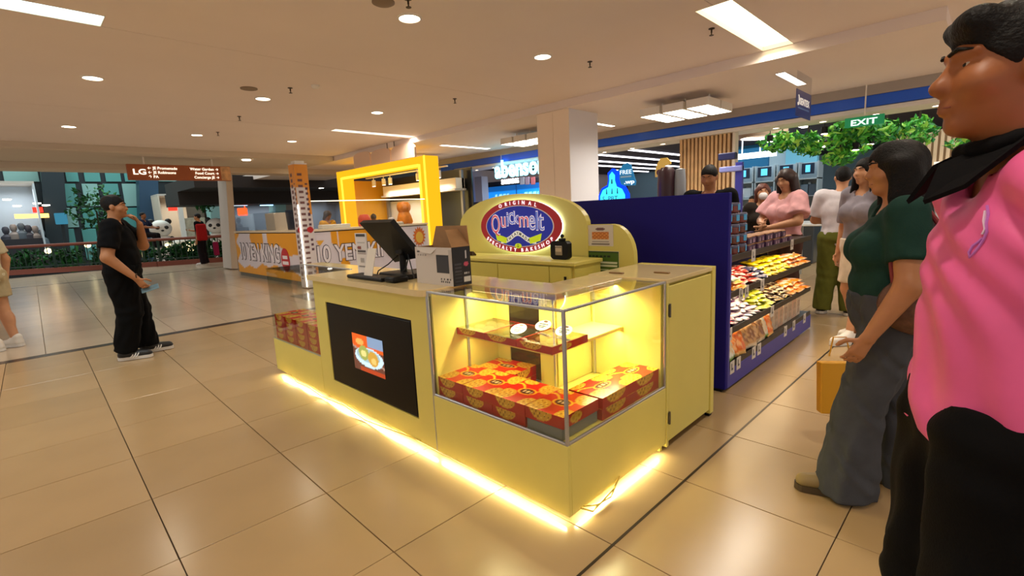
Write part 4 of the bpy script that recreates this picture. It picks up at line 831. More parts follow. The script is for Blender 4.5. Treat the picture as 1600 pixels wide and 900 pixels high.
# amber illuminated portal frame
AMB = glow('amber_acrylic_glow', '#ffb31a', 1.05); AMBF = glow('amber_edge_glow', '#ffd23c', 1.5)
FX0, FX1, FY0, FY1, FZ = 6.8, 7.18, 9.38, 13.78, 2.65
t = thing('illuminated_frame', 'large glowing amber portal frame at the back of the pancake stand', 'frame', ((FX0+FX1)/2, (FY0+FY1)/2, 0))
B('jamb', AMB, FX0, FX1, FY0, FY0+.26, 0, FZ, c=.01); B('jamb', AMB, FX0, FX1, FY1-.3, FY1, 0, FZ, c=.01); B('lintel', AMB, FX0, FX1, FY0+.26, FY1-.3, FZ-.22, FZ, c=.01)
B('light_edge', AMBF, FX0-.02, FX0+.0, FY0+.2, FY0+.27, .9, FZ-.18, c=0); B('light_edge', AMBF, FX0-.02, FX0, FY1-.34, FY1-.26, .9, FZ-.18, c=0); B('light_edge', AMBF, FX0-.02, FX0, FY0+.27, FY1-.34, FZ-.24, FZ-.17, c=0); B('light_edge', AMBF, FX0-.02, FX0, FY0, FY0+.05, .4, FZ, c=0)
area('frame_lamp', (FX0-.05, 11.5, 1.8), 3.8, 30, (1, .68, .15), 1.2, (0, -PI/2, 0))
# back wall of the stand: shelf, hood, wall boards
t = thing('stand_back_unit', 'back wall unit with white hood and shelves inside the amber frame', 'wall unit', (7.9, 11.5, 0))
B('wall_board', mat('stand_wall_yellow', '#d69a14', .5), 7.18, 8.3, FY1-.12, FY1-.06, 0, 2.4); B('wall_board', mat('stand_wall_white', '#d5d0ce', .5), 8.3, 8.36, 11.4, 13.6, 0, 1.75); B('post', mat('stand_post', '#8a8a90', .4, .5), 8.2, 8.28, 13.4, 13.5, 0, 2.4); B('post', MATS['stand_post'], 8.2, 8.28, 9.8, 9.88, 0, 2.4)
B('hood', mat('hood_white', '#e6dccb', .4), 8.0, 8.3, 9.8, 13.3, 1.93, 2.2, c=.01); B('shelf', mat('hood_edge', '#bdb5a8', .4), 7.95, 8.32, 9.78, 13.35, 1.88, 1.93); B('dark_back', mat('stand_dark', '#1c2026', .3), 8.37, 8.4, 9.6, 13.6, 0, 2.45)
for i, y in enumerate((13.1, 12.55, 12.2, 10.85, 10.5, 10.2, 9.95)):
    s = thing('spotlight', f'white cylinder spotlight under the amber lintel, {("first", "second", "third", "fourth", "fifth", "sixth", "seventh")[i]} from the far end', 'spotlight', (7.6, y, 2.2), 0, 'cylinder spotlights of the pancake stand')
    a = MB(); a.cyl((0, 0, 0), (0, 0, .18), .055, 14); obj('can', a, white_metal, s, True); a = MB(); a.cyl((0, 0, -.002), (0, 0, .004), .045, 14); obj('lens', a, lamp_e, s); a = MB(); a.cyl((0, 0, .18), (0, 0, .25), .012, 8); obj('stem', a, white_metal, s)
b = MB(); b.box(7.57, 7.63, 9.6, 13.5, 2.44, 2.47); solo('track_rail', b, white_metal, 'white track rail above the cylinder spotlights in the amber frame', 'rail')
area('stand_lamp', (7.7, 11.5, 2.1), .4, 40, NEUT, 3)
# bread shaped hanging sign, three lobes, seen from its plain back
t = thing('hanging_cloud_sign', 'pale pink scalloped sign of three boards hanging above the amber frame', 'sign', (6.38, 10.6, 2.56))
pinkw = mat('sign_back_pink', '#f0cfb4', .6); yA = [11.88, 11.02, 10.1, 9.12]
for i in range(3):
    y1, y0_ = yA[i]-.02, yA[i+1]+.02; n = 14; zt = (2.93, 2.90, 2.88)[i]
    poly = [(-y1, 2.57), (-y1, zt-.08)]+[(-y1+(y1-y0_)*a, zt-.08*(abs(2*a-1)**4)+(.02*abs(math.sin(a*PI*3)) if i == 2 else 0)) for a in np.linspace(.04, .96, n)]+[(-y0_, zt-.1), (-y0_, 2.57)]
    b = MB(); b.prism(poly, (6.36, 0, 0), (0, -1, 0), (0, 0, 1), (.05, 0, 0)); obj('board', b, pinkw, t, world=True)
for y in (10.25, 9.95): b = MB(); b.cyl((6.38, y, 2.86), (6.38, y, 3.0), .008, 6); obj('hanger_wire', b, brass, t, world=True)
# clutter on the stand counter
def clutter(nm, lb, cat, build, mats): b = MB(); build(b); return solo(nm, b, mats, lb, cat, smooth=True)
clutter('paper_box', 'tall cream paper box on the left counter of the pancake stand', 'box', lambda b: b.box(4.0, 4.3, 11.2, 11.75, 1.12, 1.5, .01), mat('cream_box', '#d8c8b4', .6))
clutter('dark_screen', 'dark tilted menu screen on the counter beside the cream paper box', 'screen', lambda b: b.prism([(-.35, 0), (.3, 0), (.25, .42), (-.4, .42)], (4.15, 10.55, 1.12), RX, UP, (.05, 0, 0)), mat('dark_blue_screen', '#1d1f3c', .2))
clutter('napkin_box', 'low white box on the pancake stand counter right of the banner post', 'box', lambda b: b.box(4.35, 4.95, 9.62, 9.85, 1.12, 1.2, .01), mat('napkin_white', '#e6dccb', .6))
clutter('red_container', 'red rounded container on the counter behind the yellow shirted worker', 'container', lambda b: b.lathe([(.12, 0), (.14, .06), (.13, .18), (.09, .25), (.001, .26)], (5.35, 9.75, 1.12)), mat('container_red', '#d84a2a', .4))
def fig(b): b.lathe([(.17, 0), (.19, .05), (.15, .2), (.12, .27), (.155, .33), (.16, .42), (.12, .49), (.001, .51)], (6.35, 9.72, 1.12))
clutter('orange_figurine', 'orange rounded figurine with a bulging top on the right end of the stand counter', 'figurine', fig, mat('figurine_orange', '#e8861c', .35, noise=.15, nscale=14))  # the counter figurine, simplified to a plain turned shape
clutter('small_pot', 'small white pot beside the orange figurine on the stand counter', 'pot', lambda b: b.lathe([(.07, 0), (.09, .05), (.07, .15), (.001, .17)], (6.02, 9.75, 1.12)), mat('pot_white', '#cfc6bd', .4)); clutter('cup_stack', 'small white cup stack beside the kneeling worker on the stand counter', 'cups', lambda b: b.lathe([(.06, 0), (.075, .1), (.08, .11), (.001, .12)], (5.62, 9.72, 1.12)), MATS['pot_white'])
clutter('wrap_roll', 'white roll lying on the stand counter before the orange figurine', 'roll', lambda b: b.cyl((5.9, 9.62, 1.15), (6.25, 9.62, 1.15), .035, 14), MATS['napkin_white'])
# ---------------------------------------------------------------- electronics store behind
def at(px, py, ax, val):
    d = fw*F_PX + r2*(px-800) - u2*(py-450); c = Vector((0, 0, H_CAM)); i = 'xyz'.index(ax); return c + d*((val-c[i])/d[i])
CYL = mat('sign_cyan', '#bff2ff', .4, emit=3.0, ecol='#7fe4ff')
t = thing('store_sign', 'glowing pale blue store name letters hanging under the blue band', 'sign', (9.05, 8.6, 2.15))
def spaced(s, o, rv, uv, m, prt, h_, w_, offset=.03, extrude=.03, name='letter'):
    ws = [text_data(c, offset)[0][:, 0].max()+.05 for c in s]; k = w_/sum(ws); x = -w_/2
    for c, q in zip(s, ws):
        text(c, Vector(o)+Vector(rv)*(x+q*k/2), rv, uv, m, prt, height=h_, width=(q-.05)*k, offset=offset, extrude=extrude, name=name); x += q*k
spaced('abenson', (9.05, 8.56, 2.17), RX, UP, CYL, t, .44, 1.75)
b = MB(); b.box(9.06, 9.075, 7.7, 9.4, 2.3, 2.33); obj('mounting_rail', b, white_metal, t, world=True)
for y in (7.9, 9.2): b = MB(); b.cyl((9.068, y, 2.33), (9.068, y, 2.74), .008, 6); obj('hanger_rod', b, white_metal, t, world=True)
t = thing('lightbox_sign', 'bright blue upright lightbox sign with rotated letters by the blue column', 'sign', (8.98, 11.4, 0))
p = at(714, 320, 'x', 8.95); q = at(692, 320, 'x', 8.95)
B('box', mat('lightbox_blue', '#0a52d8', .3, emit=.9, ecol='#0a50e0'), 8.95, 9.05, p.y, q.y, .1, 1.62, c=.01); B('foot', BLKM, 8.93, 9.07, p.y+.1, q.y-.1, 0, .1)
spaced('abenson', (8.945, (p.y+q.y)/2-.12, 1.0), UP, (0, 1, 0), CYL, t, .32, 1.15, extrude=.01)
# displays inside the left part of the store
def slab_px(nm, x, px0, py0, px1, py1, d, m, lb, cat, c=.005):
    a = at(px0, py0, 'x', x); e = at(px1, py1, 'x', x); b = MB(); b.box(x, x+d, e.y, a.y, min(a.z, e.z), max(a.z, e.z), c); return solo(nm, b, m, lb, cat)
def to_floor(nm, x, px0, py0, px1, d, m, lb, cat, c=.005):
    a = at(px0, py0, 'x', x); e = at(px1, py0, 'x', x); b = MB(); b.box(x, x+d, e.y, a.y, 0, (a.z+e.z)/2, c); return solo(nm, b, m, lb, cat)
SCRB = glow('screen_cyan', '#1c9cf0', 1.0)
to_floor('display_wall', 12.2, 752, 280, 880, .2, mat('display_dark', '#2c3038', .4), 'dark display wall inside the store under the glowing store letters', 'display wall')
t = thing('video_wall', 'large bright blue video wall inside the store left of the pillar', 'screen', (12.15, 10.5, .6)); a = at(761, 293, 'x', 12.12); e = at(860, 340, 'x', 12.12)
B('panel', BLKM, 12.12, 12.2, e.y-.03, a.y+.03, .6, a.z+.03)
def vw(u, v):
    c = np.tile(np.array([.08, .5, .85]), (len(u), 1)); c[v > .88] = (.05, .3, .55); c[(np.abs(u-.5) < .01)] = (.05, .2, .4)
    for x in (.12, .6): c[(u > x) & (u < x+.25) & (np.abs(v-.78) < .03) & (np.sin(u*90) > -.5)] = (.6, .9, 1)
    c[(u > .3) & (u < .42) & (np.abs(v-.5) < .05)] = (.75, .95, 1); c[(u > .7) & (u < .86) & (v > .3) & (v < .6)] = (.1, .62, .95); return c
paint('picture', (12.115, a.y, .63), (0, e.y-a.y, 0), (0, 0, a.z-.63), 60, 30, vw, printed('video_print', .2, 1.0), t)
t = thing('wall_sign', 'small white glowing brand letters on the dark display wall', 'sign', (12.18, 10.9, 2.2)); a = at(784, 288, 'x', 12.18); e = at(811, 286, 'x', 12.18); spaced('SAMSUNG', (12.18, (a.y+e.y)/2, a.z), RX, UP, glow('white_letters', '#ffffff', 3), t, .16, a.y-e.y)
for i, (px_, c) in enumerate(((812, '#d8d0d8'), (820, '#b89aa8'), (829, '#c86a6a'))): slab_px('product_card', 12.1, px_, 277, px_+7, 288, .03, mat('card_%d' % i, c, .5), ('white', 'mauve', 'red')[i]+' small product card standing right of the brand letters in the store', 'card')
to_floor('white_column', 11.4, 741, 276, 752, .3, mat('white_panel', '#c9c6cc', .5), 'slim white panel column left of the video wall', 'column')
to_floor('window_poster', 10.6, 716, 316, 731, .03, mat('poster_pink', '#c9a3b4', .5, noise=.5, nscale=6), 'pinkish poster standing beside the blue lightbox sign', 'poster'); to_floor('window_poster', 10.5, 717, 342, 731, .02, mat('poster_magenta', '#c23a78', .5), 'small magenta poster below the pinkish poster', 'poster')
to_floor('promo_sign', 10.4, 731, 316, 752, .03, mat('promo_dark', '#3a3a4a', .4), 'small dark shelf sign right of the pinkish poster', 'sign')
# linear lights on the dark store ceiling
for i, (px_, py_) in enumerate(((982, 234), (936, 242), (936, 252), (936, 259), (960, 266), (985, 271))):
    a = at(px_, py_, 'z', 2.76); L = 20.5-a.x
    if L < .4 or a.y > 13: continue
    b = MB(); b.box(a.x, a.x+L, a.y-.03, a.y+.03, 2.745, 2.779); solo('linear_light', b, glow('linear_glow', '#f6f4ff', 5), f'long white linear light on the dark store ceiling, {("nearest", "second", "third", "fourth", "fifth", "farthest")[i]} of the set', 'light', 'linear lights on the dark store ceiling')
area('store_lamp', (13.5, 6, 2.7), 6, 190, COOL, 6); area('store_lamp', (12.0, .8, 2.74), 5, 120, (.92, .97, 1), 5); area('store_lamp', (11.5, 10, 2.7), 2, 60, COOL, 2)
# slatted wood wall
t = thing('slat_wall', 'pale wooden slat wall at the store entrance right of the pillar', 'wall panel', (9.3, 3.95, 0))
B('backing', mat('slat_back', '#8a6238', .6), 9.32, 9.38, 3.46, 4.48, 0, 2.5); wd = mat('slat_wood', '#d8b383', .5, noise=.1, nscale=6)
for i in range(13): B('slat', wd, 9.26, 9.32, 3.50+.075*i, 3.50+.075*i+.045, 0, 2.5)
B('end_board', mat('slat_end', '#dcd2c4', .5), 9.24, 9.4, 3.40, 3.45, 0, 2.5)
# right part of the store: blue wall, shelving, screens
to_floor('blue_wall_panel', 14.6, 1144, 205, 1202, .2, mat('petrol_blue', '#0f6f9e', .5), 'petrol blue wall panel high inside the store behind the slat wall', 'wall panel'); slab_px('teal_wall_panel', 14.3, 1228, 232, 1276, 262, .2, mat('sky_teal', '#6fb6cc', .5), 'pale teal wall panel inside the store under the hanging plants', 'wall panel'); slab_px('grey_wall_panel', 14.4, 1203, 225, 1228, 262, .2, mat('pale_blue_grey', '#9fb6c0', .5), 'pale grey-blue wall panel between the blue and teal panels', 'wall panel')
a = at(1138, 240, 'x', 12.6); e = at(1207, 246, 'x', 12.6); b = MB(); b.box(12.6, 12.9, e.y, a.y, (a.z+e.z)/2-.05, (a.z+e.z)/2+.06); b.box(12.7, 12.72, a.y-.3, a.y-.28, (a.z+e.z)/2+.05, 2.79); b.box(12.7, 12.72, e.y+.3, e.y+.32, (a.z+e.z)/2+.05, 2.79); solo('lit_canopy', b, glow('canopy_glow', '#eaf6ff', 3.5), 'long white glowing canopy above the appliance shelves', 'light')
for i in range(4):
    a = at(1146+34*i, 255, 'x', 13.0); e = at(1178+34*i, 255, 'x', 13.0)
    t = thing('appliance_shelf', f'tall silver appliance shelf unit inside the store, {("first", "second", "third", "fourth")[i]} right of the slat wall', 'shelf unit', (13.2, (a.y+e.y)/2, 0), 0, 'appliance shelf units in the store')
    m_ = mat('shelf_silver', '#9fb0b8', .35, .3); B('back', m_, 13.35, 13.4, e.y, a.y, 0, 2.1)
    for z in (.4, .85, 1.3, 1.7): B('board', m_, 12.98, 13.36, e.y, a.y, z, z+.03)
    for y in (e.y, a.y-.03): B('upright', m_, 12.98, 13.36, y, y+.03, 0, 2.1)
    s = B('header_screen', mat('screen_dark', '#10243a', .3), 12.94, 12.98, e.y+.08, a.y-.08, 1.82, 2.06); B('picture', glow('header_cyan', '#58b8e8', 1.6), 12.935, 12.94, e.y+.16, a.y-.16, 1.86, 2.02, p=s, c=0)
    for k, z in enumerate((.43, .88, 1.33)):
        for j in range(3):
            yy = e.y+.1+(a.y-e.y-.2)*(j+.5)/3
            bb = MB(); bb.lathe([(.05, 0), (.075, .05), (.07, .2), (.03, .25), (.03, .3), (.001, .3)], (13.15, yy, z), 12) if (k+j) % 2 else bb.box(13.05, 13.25, yy-.1, yy+.1, z, z+.26, .02)
            solo('appliance', bb, mat('appliance_%d' % ((k+i+j) % 4), ('#dfe6ea', '#3a4652', '#a8b4bc', '#586a78')[(k+i+j) % 4], .3), f'small kitchen appliance on the {("lower", "middle", "upper")[k]} board of store shelf unit {("one", "two", "three", "four")[i]}, {("right", "middle", "left")[j]} place', 'appliance', 'small appliances on the store shelves', True)
to_floor('oven', 10.8, 1250, 352 if False else 305, 1275, .5, mat('oven_dark', '#32383e', .3), 'dark built-in oven tower in the store beside the pink bloused woman', 'oven', .02)
t = thing('display_table', 'white glossy display table in the store behind the shoppers', 'table', (8.9, 1.75, 0)); B('top', mat('table_white', '#dfe4e6', .25), 8.4, 9.4, 1.3, 2.4, .86, .9, c=.01)
for x in (8.5, 9.3):
    for y in (1.4, 2.3): B('leg', mat('table_leg', '#aeb4b8', .3, .6), x-.025, x+.025, y-.025, y+.025, 0, .86)
t = thing('blue_stand', 'blue upright product stand in the store behind the snack shelf', 'stand', at(1152, 400, 'x', 7.6)); t.location.z = 0; l = t.location
b = MB(); b.box(-.03, .03, -.05, .05, 0, 1.85, .005); obj('post', b, GBLUE, t); b = MB(); b.box(-.05, .05, .05, .3, 1.9, 2.0, .01); obj('header', b, mat('stand_navy', '#1a2050', .4), t); b = MB(); b.box(-.05, .05, -.05, .28, 1.72, 1.8, .01); obj('arm', b, mat('stand_periwinkle', '#8a93d8', .4), t); b = MB(); b.box(-.15, .15, -.15, .15, 0, .03, .005); obj('foot', b, GBLUE, t)
# ring pendant
c = at(1192, 210, 'x', 10.6); t = thing('ring_pendant', 'large white oval ring pendant lamp inside the store entrance', 'light', (c.x, c.y, c.z))
for nm, r0, r1, z0, z1, m_ in (('ring', .40, .44, -.06, .06, mat('ring_wood', '#c9a88a', .5)), ('glow_strip', .395, .4, -.06, .0, glow('ring_glow', '#fff1dc', 3))):
    b = MB(); n = 36; vs = [(rr*math.cos(2*PI*k/n), rr*math.sin(2*PI*k/n), z) for rr, z in ((r0, z0), (r1, z0), (r1, z1), (r0, z1)) for k in range(n)]
    b.add(vs, [(i*n+k, i*n+(k+1) % n, ((i+1) % 4)*n+(k+1) % n, ((i+1) % 4)*n+k) for i in range(4) for k in range(n)]); obj(nm, b, m_, t, True)
for a_ in (0, 2.1, 4.2): b = MB(); b.cyl((.42*math.cos(a_), .42*math.sin(a_), .06), (.42*math.cos(a_), .42*math.sin(a_), 2.78-c.z), .005, 5); obj('hanger_wire', b, white_metal, t)
# hanging foliage: many small leaves per plant
LEAF = [mat('leaf_%d' % i, c_, .45, spec=.3) for i, c_ in enumerate(('#3f9a34', '#63c246', '#2a7430', '#a4dc58'))]
LEAFD = [mat('dark_leaf_%d' % i, c_, .6, spec=.2) for i, c_ in enumerate(('#1c4a22', '#2a6430', '#123618'))]
def leaves(nm, center, rad, n, lb, cat, size=.09, seed=1, stems=True, mats=LEAF, zbase=None):
    rng = np.random.RandomState(seed); t = thing(nm, lb, cat, (center[0], center[1], center[2]-rad[2] if zbase is None else zbase))
    l = t.location; off = Vector(center)-l; mb = MB()
    for i in range(n):
        d = rng.randn(3); d /= np.linalg.norm(d); p = Vector(d*np.array(rad)*rng.rand()**.4)+off
        a = Vector(rng.randn(3)).normalized(); b_ = Vector(rng.randn(3)); b_ = (b_-a*b_.dot(a)).normalized(); s = size*(.6+.8*rng.rand()); c_ = a.cross(b_)*s*.12
        mb.cm = rng.randint(len(mats)); mb.add([p-a*s*.6, p-b_*s*.3+c_, p+a*s*.7, p+b_*s*.3+c_, p], [(0, 4, 1), (1, 4, 2), (2, 4, 3), (3, 4, 0)])
    o = linkmesh('foliage', mb.mesh('foliage', list(mats), fix=False), t); o['kind'] = 'stuff'
    return t
for i, (px_, py_, x_, ry, rz, n, lb) in enumerate(((1222, 222, 10.2, .5, .18, 500, 'leafy green plant cluster hanging beside the ring pendant'), (1262, 226, 10.0, .32, .22, 420, 'bright green plant cluster hanging over the teal panel'), (1330, 215, 9.9, .5, .30, 800, 'dense dark green plant cluster hanging before the exit sign'), (1312, 248, 9.8, .3, .12, 220, 'small light green plant cluster hanging low above the shoppers'), (1385, 205, 10.3, .35, .18, 350, 'green plant cluster hanging right of the exit sign'), (1436, 205, 10.6, .35, .25, 350, 'green plant cluster hanging behind the pink shirted man'), (1528, 222, 10.4, .45, .12, 300, 'low strip of green plants hanging over the wooden wall'))):
    c = at(px_, py_, 'x', x_); leaves('hanging_plant', c, (.35, ry*.8, rz), int(n*.6), lb, 'plant', .1, 20+i)
    b = MB(); b.cyl((0, 0, rz*1.5), (0, 0, 2.9-c.z+rz), .012, 6); obj('support_wire', b, brass, bpy.data.objects['hanging_plant' if i == 0 else 'hanging_plant.%03d' % i])
for i, (px_, py_, x_) in enumerate(((1203, 222, 9.95), (1288, 210, 9.7), (1337, 235, 9.7), (1322, 242, 10), (1360, 226, 9.8))):
    c = at(px_, py_, 'x', x_); t = thing('track_spot', f'small lit spotlight among the hanging store plants, {("first", "second", "third", "fourth", "fifth")[i]} from the ring pendant', 'spotlight', c, 0, 'spotlights among the plants'); b = MB(); b.cyl((0, 0, .01), (0, 0, .12), .05, 12); obj('can', b, BLKM, t, True); b = MB(); b.cyl((0, 0, 0), (0, 0, .012), .045, 12); obj('lens', b, lamp_e, t); b = MB(); b.cyl((0, 0, .12), (0, 0, 2.78-c.z), .006, 6); obj('stem', b, BLKM, t)
for i, (px_, py_) in enumerate(((1247, 196), (1278, 229))):
    c = at(px_, py_, 'z', 2.6); b = MB(); b.box(c.x-.5, c.x+.5, c.y-.06, c.y+.06, 2.6, 2.64); b.box(c.x-.01, c.x+.01, c.y-.01, c.y+.01, 2.63, 2.79); solo('batten_light', b, glow('batten_glow', '#fff4e6', 5), ('white batten light above the bright green plants', 'white batten light left of the low plant cluster')[i], 'light')
c = at(1350, 189, 'x', 9.02); t = thing('exit_sign', 'green illuminated exit sign hanging among the store plants', 'sign', (c.x, c.y, c.z-.09)); b = MB(); b.box(0, .04, -.24, .24, .02, .16, .004); obj('panel', b, mat('exit_green', '#0f7a4a', .4, emit=.5), t); text('EXIT', Vector((-.002, 0, .04)), RX, UP, glow('exit_white', '#e8fff4', 1.4), t, height=.085, width=.32, offset=.02, world=False); b = MB(); b.cyl((.02, 0, .18), (.02, 0, 2.89-c.z+.09), .01, 6); obj('hanger_rod', b, white_metal, t)
# wooden wall with white store letters, right
t = thing('wood_feature_wall', 'pale wooden slat feature wall with white store letters, far right', 'wall panel', (11.5, -.6, 0))
a = at(1440, 255, 'x', 11.5); B('backing', mat('feature_back', '#a88a66', .6), 11.55, 11.6, -3.6, a.y+.5, 0, 2.35); wd2 = mat('feature_wood', '#c9ae8c', .5)
y = a.y+.45; k = 0
while y > -3.4 and k < 60: B('slat', wd2, 11.5, 11.55, y-.05, y, 0, 2.35, c=0); y -= .085; k += 1
c = at(1470, 266, 'x', 11.46); spaced('abenson', (11.46, c.y, c.z-.02), RX, UP, mat('letters_offwhite', '#efe8dc', .4, emit=.4), t, .26, 1.75, extrude=.03)
area('feature_lamp', (11.1, -.2, 2.5), .6, 14, NEUT)
# hanging blue banner
a = at(1245, 138, 'y', 1.9); e = at(1266, 184, 'y', 1.9); t = thing('hanging_banner', 'small blue banner hanging from the lower ceiling with white lettering', 'banner', ((a.x+e.x)/2, 1.9, e.z))
W_ = e.x-a.x; zb_, zt_ = 2.33, 2.66
def bng(u, v): m_ = np.array([.15, .24, .6])*(1-v[:, None])+np.array([.42, .42, .62])*v[:, None]; m_[(np.abs(v-.34) < .03) & (np.abs(u-.5) < .36)] = (.5, .68, .95); return m_
b = MB(); b.box(a.x, e.x, 1.9, 1.905, zb_, zt_); obj('cloth', b, mat('banner_back', '#1d3a8a', .5), t, world=True); paint('print', (a.x, 1.8985, zb_), (W_, 0, 0), (0, 0, zt_-zb_), 20, 24, bng, PR, t); text('SENTEX', ((a.x+e.x)/2+.03, 1.897, zb_+.155), RY, UP, MATS['letters_offwhite'], t, height=.085, width=W_*.66, offset=.03, extrude=.002); b = MB(); b.tube([(a.x+W_*(.12+.04*math.cos(k)), 1.897, zb_+.2+.06*math.sin(k)) for k in np.linspace(-2.6, 1.6, 10)], .008, 6); obj('swoosh', b, MATS['letters_offwhite'], t, world=True)
B('clear_hanger', glass('acetate', (.9, .9, .92), .6), a.x, e.x, 1.901, 1.903, zt_, 2.88, c=0)
# ---------------------------------------------------------------- lit signs behind the partition
t = thing('neon_sign', 'glowing cyan tower shaped neon sign above the navy partition', 'sign', (4.7, 3.0, 0)); c = at(957, 316, 'x', 4.7); t.location = (4.7, c.y, 0); k = 4.7/758*1.18
def npoly(pts): return [((x-957)*k, c.z+(316-y)*k) for x, y in pts]
o1 = npoly([(932, 335), (932, 305), (938, 294), (948, 290), (950, 282), (949, 272), (957, 266), (966, 272), (965, 282), (968, 290), (977, 294), (983, 305), (983, 335)]); o2 = npoly([(936, 335), (936, 306), (941, 297), (951, 293), (953, 284), (953, 276), (957.5, 271), (962, 276), (962, 284), (965, 293), (974, 297), (979, 306), (979, 335)])
b = MB(); b.prism(o1, (0, 0, 0), RX, UP, (.05, 0, 0)); obj('blue_backing', b, glow('neon_blue', '#0a3cff', 1.6), t); b = MB(); b.prism(o2, (-.012, 0, 0), RX, UP, (.012, 0, 0)); obj('cyan_face', b, glow('neon_cyan', '#38d0ff', 1.7), t); b = MB(); b.cyl((.02, 0, 0), (.02, 0, 1.2), .02, 8); obj('post', b, BLKM, t)
text('S', Vector((-.02, .1, c.z+.015)), RX, UP, INK, t, height=.055, world=False, extrude=.002); text('PBT', Vector((-.02, -.02, c.z+.015)), RX, UP, INK, t, height=.055, world=False, extrude=.002)
for x_ in (948, 957.5, 967): b = MB(); b.prism([((x_-957-1.2)*k, c.z+.09), ((x_-957+1.2)*k, c.z+.09), ((x_-957+.6)*k, c.z+.15), ((x_-957-.6)*k, c.z+.15)], (-.0135, 0, 0), RX, UP, (.001, 0, 0)); obj('tower_mark', b, mat('neon_dark', '#0a6a9a', .5), t)
b = MB(); b.prism([((957.5-957-1.4)*k, c.z+.2), ((957.5-957+1.4)*k, c.z+.2), ((957.5-957+.9)*k, c.z+.25), ((957.5-957-.9)*k, c.z+.25)], (-.0135, 0, 0), RX, UP, (.001, 0, 0)); obj('tower_mark', b, MATS['neon_dark'], t)
c = at(978, 272, 'x', 5.6); t = thing('promo_cutout', 'teal splash shaped free offer sign behind the neon sign', 'sign', (5.6, c.y, 0)); k = 5.6/758*1.18
pts = [(-15, -14), (-17, -4), (-15, 6), (-9, 9), (-5, 14), (2, 16), (8, 13), (10, 6), (13, -4), (16, -12), (15, -17), (-4, -17)]; b = MB(); b.prism([(x*k, c.z+y*k) for x, y in pts], (0, 0, 0), RX, UP, (.02, 0, 0)); obj('board', b, mat('promo_teal', '#0f74a8', .4, emit=.35), t); text('FREE', Vector((-.002, 0, c.z-.0*k)), RX, UP, glow('promo_white', '#e8f8ff', 1.2), t, height=.055, width=.17, offset=.0, world=False); b = MB(); b.prism([(-9*k, c.z-5*k), (9*k, c.z-5*k), (9*k, c.z-2.5*k), (-9*k, c.z-2.5*k)], (-.002, 0, 0), RX, UP, (.001, 0, 0)); obj('print_line', b, mat('promo_grey', '#9ac4d8', .5), t); text('.wp', Vector((-.002, -.05, c.z-14*k)), RX, UP, glow('promo_white', '#e8f8ff', 1.2), t, height=.05, width=.15, offset=.03, world=False); b = MB(); b.cyl((.02, 0, 0), (.02, 0, c.z-.1), .015, 8); obj('post', b, BLKM, t)
c = at(1035, 262, 'x', 5.2); t = thing('cookie_sign', 'yellow cloud shaped sign standing left of the black shirted man', 'sign', (5.2, c.y, 0)); k = 5.2/758*1.18
b = MB(); b.prism([(x*k, c.z+y*k) for x, y in ((-11, -12), (-11, -4), (-8, 6), (-3, 13), (6, 13), (12, 7), (12, 4), (3, 2), (2, -12))], (0, 0, 0), RX, UP, (.02, 0, 0)); obj('board', b, mat('cookie_yellow', '#d8b04a', .4, emit=.2), t); b = MB(); b.prism([(4*k*math.cos(a_)-5*k, c.z-6*k+4*k*math.sin(a_)) for a_ in np.linspace(0, 2*PI, 20, endpoint=False)], (-.002, 0, 0), RX, UP, (.001, 0, 0)); obj('ring_mark', b, mat('cookie_brown', '#6a3a2a', .4), t); b = MB(); b.cyl((.02, 0, 0), (.02, 0, c.z-.1), .015, 8); obj('post', b, BLKM, t)
c = at(1042, 290, 'x', 5.0); t = thing('display_bottle', 'dark brown oversized bottle display beside the cookie sign', 'bottle', (5.0, c.y, 0)); b = MB(); b.lathe([(.1, 0), (.1, c.z+.0), (.095, c.z+.14), (.06, c.z+.19), (.001, c.z+.2)], n=20); obj('body', b, mat('bottle_brown', '#3a2028', .35), t, True); b = MB(); b.lathe([(.06, 0), (.06, c.z+.04), (.05, c.z+.16), (.001, c.z+.17)], (.02, -.14, 0), 16); obj('white_cap', b, mat('cap_white', '#9aa0a8', .4), t, True)
# ---------------------------------------------------------------- concourse, railing and atrium on the left
BRW = mat('handrail_brown', '#7a3a24', .4); RGR = mat('railing_green', '#12382e', .4)
rp = [Vector((-3, 24.6, 0)), Vector((-.37, 22.75, 0)), Vector((3.27, 20.25, 0)), Vector((5.3, 19.25, 0)), Vector((8.5, 18.0, 0))]
t = thing('railing', 'dark green balcony railing with brown handrail before the planter', 'railing', rp[2]); l = t.location
b = MB(); b.tube([p+Vector((0, 0, .9))-l for p in rp], .05, 8); obj('handrail', b, BRW, t, True)
for A_, E_ in zip(rp, rp[1:]):
    d = E_-A_; L = d.length; d.normalize(); s = d.cross(UP)
    b = MB(); b.prism([(0, -.1), (L, -.1), (L, .1), (0, .1)], A_-l, d, s, (0, 0, .16)); obj('kerb', b, BRW, t)
    b = MB(); b.prism([(0, -.015), (L, -.015), (L, .015), (0, .015)], A_-l+Vector((0, 0, .22)), d, s, (0, 0, .03)); obj('bottom_rail', b, RGR, t)
    n = int(L/.16)
    for i in range(n):
        p = A_+d*(L*(i+.5)/n)-l; b = MB(); big = i % 8 == 0; r_ = .035 if big else .012; b.box(p.x-r_, p.x+r_, p.y-r_, p.y+r_, .16, .88); obj('post' if big else 'baluster', b, RGR, t)
for i in range(16):
    f = i/15*4; j = min(3, int(f)); p = rp[j].lerp(rp[j+1], f-j)+Vector((.3, .6, 0))
    leaves('planter_bush', (p.x, p.y, .38), (.5, .35, .45), 230, f'dark green bush in the planter behind the railing, {ORD[i]} from the left', 'bush', .16, 50+i, mats=LEAFD)['group'] = 'planter bushes'
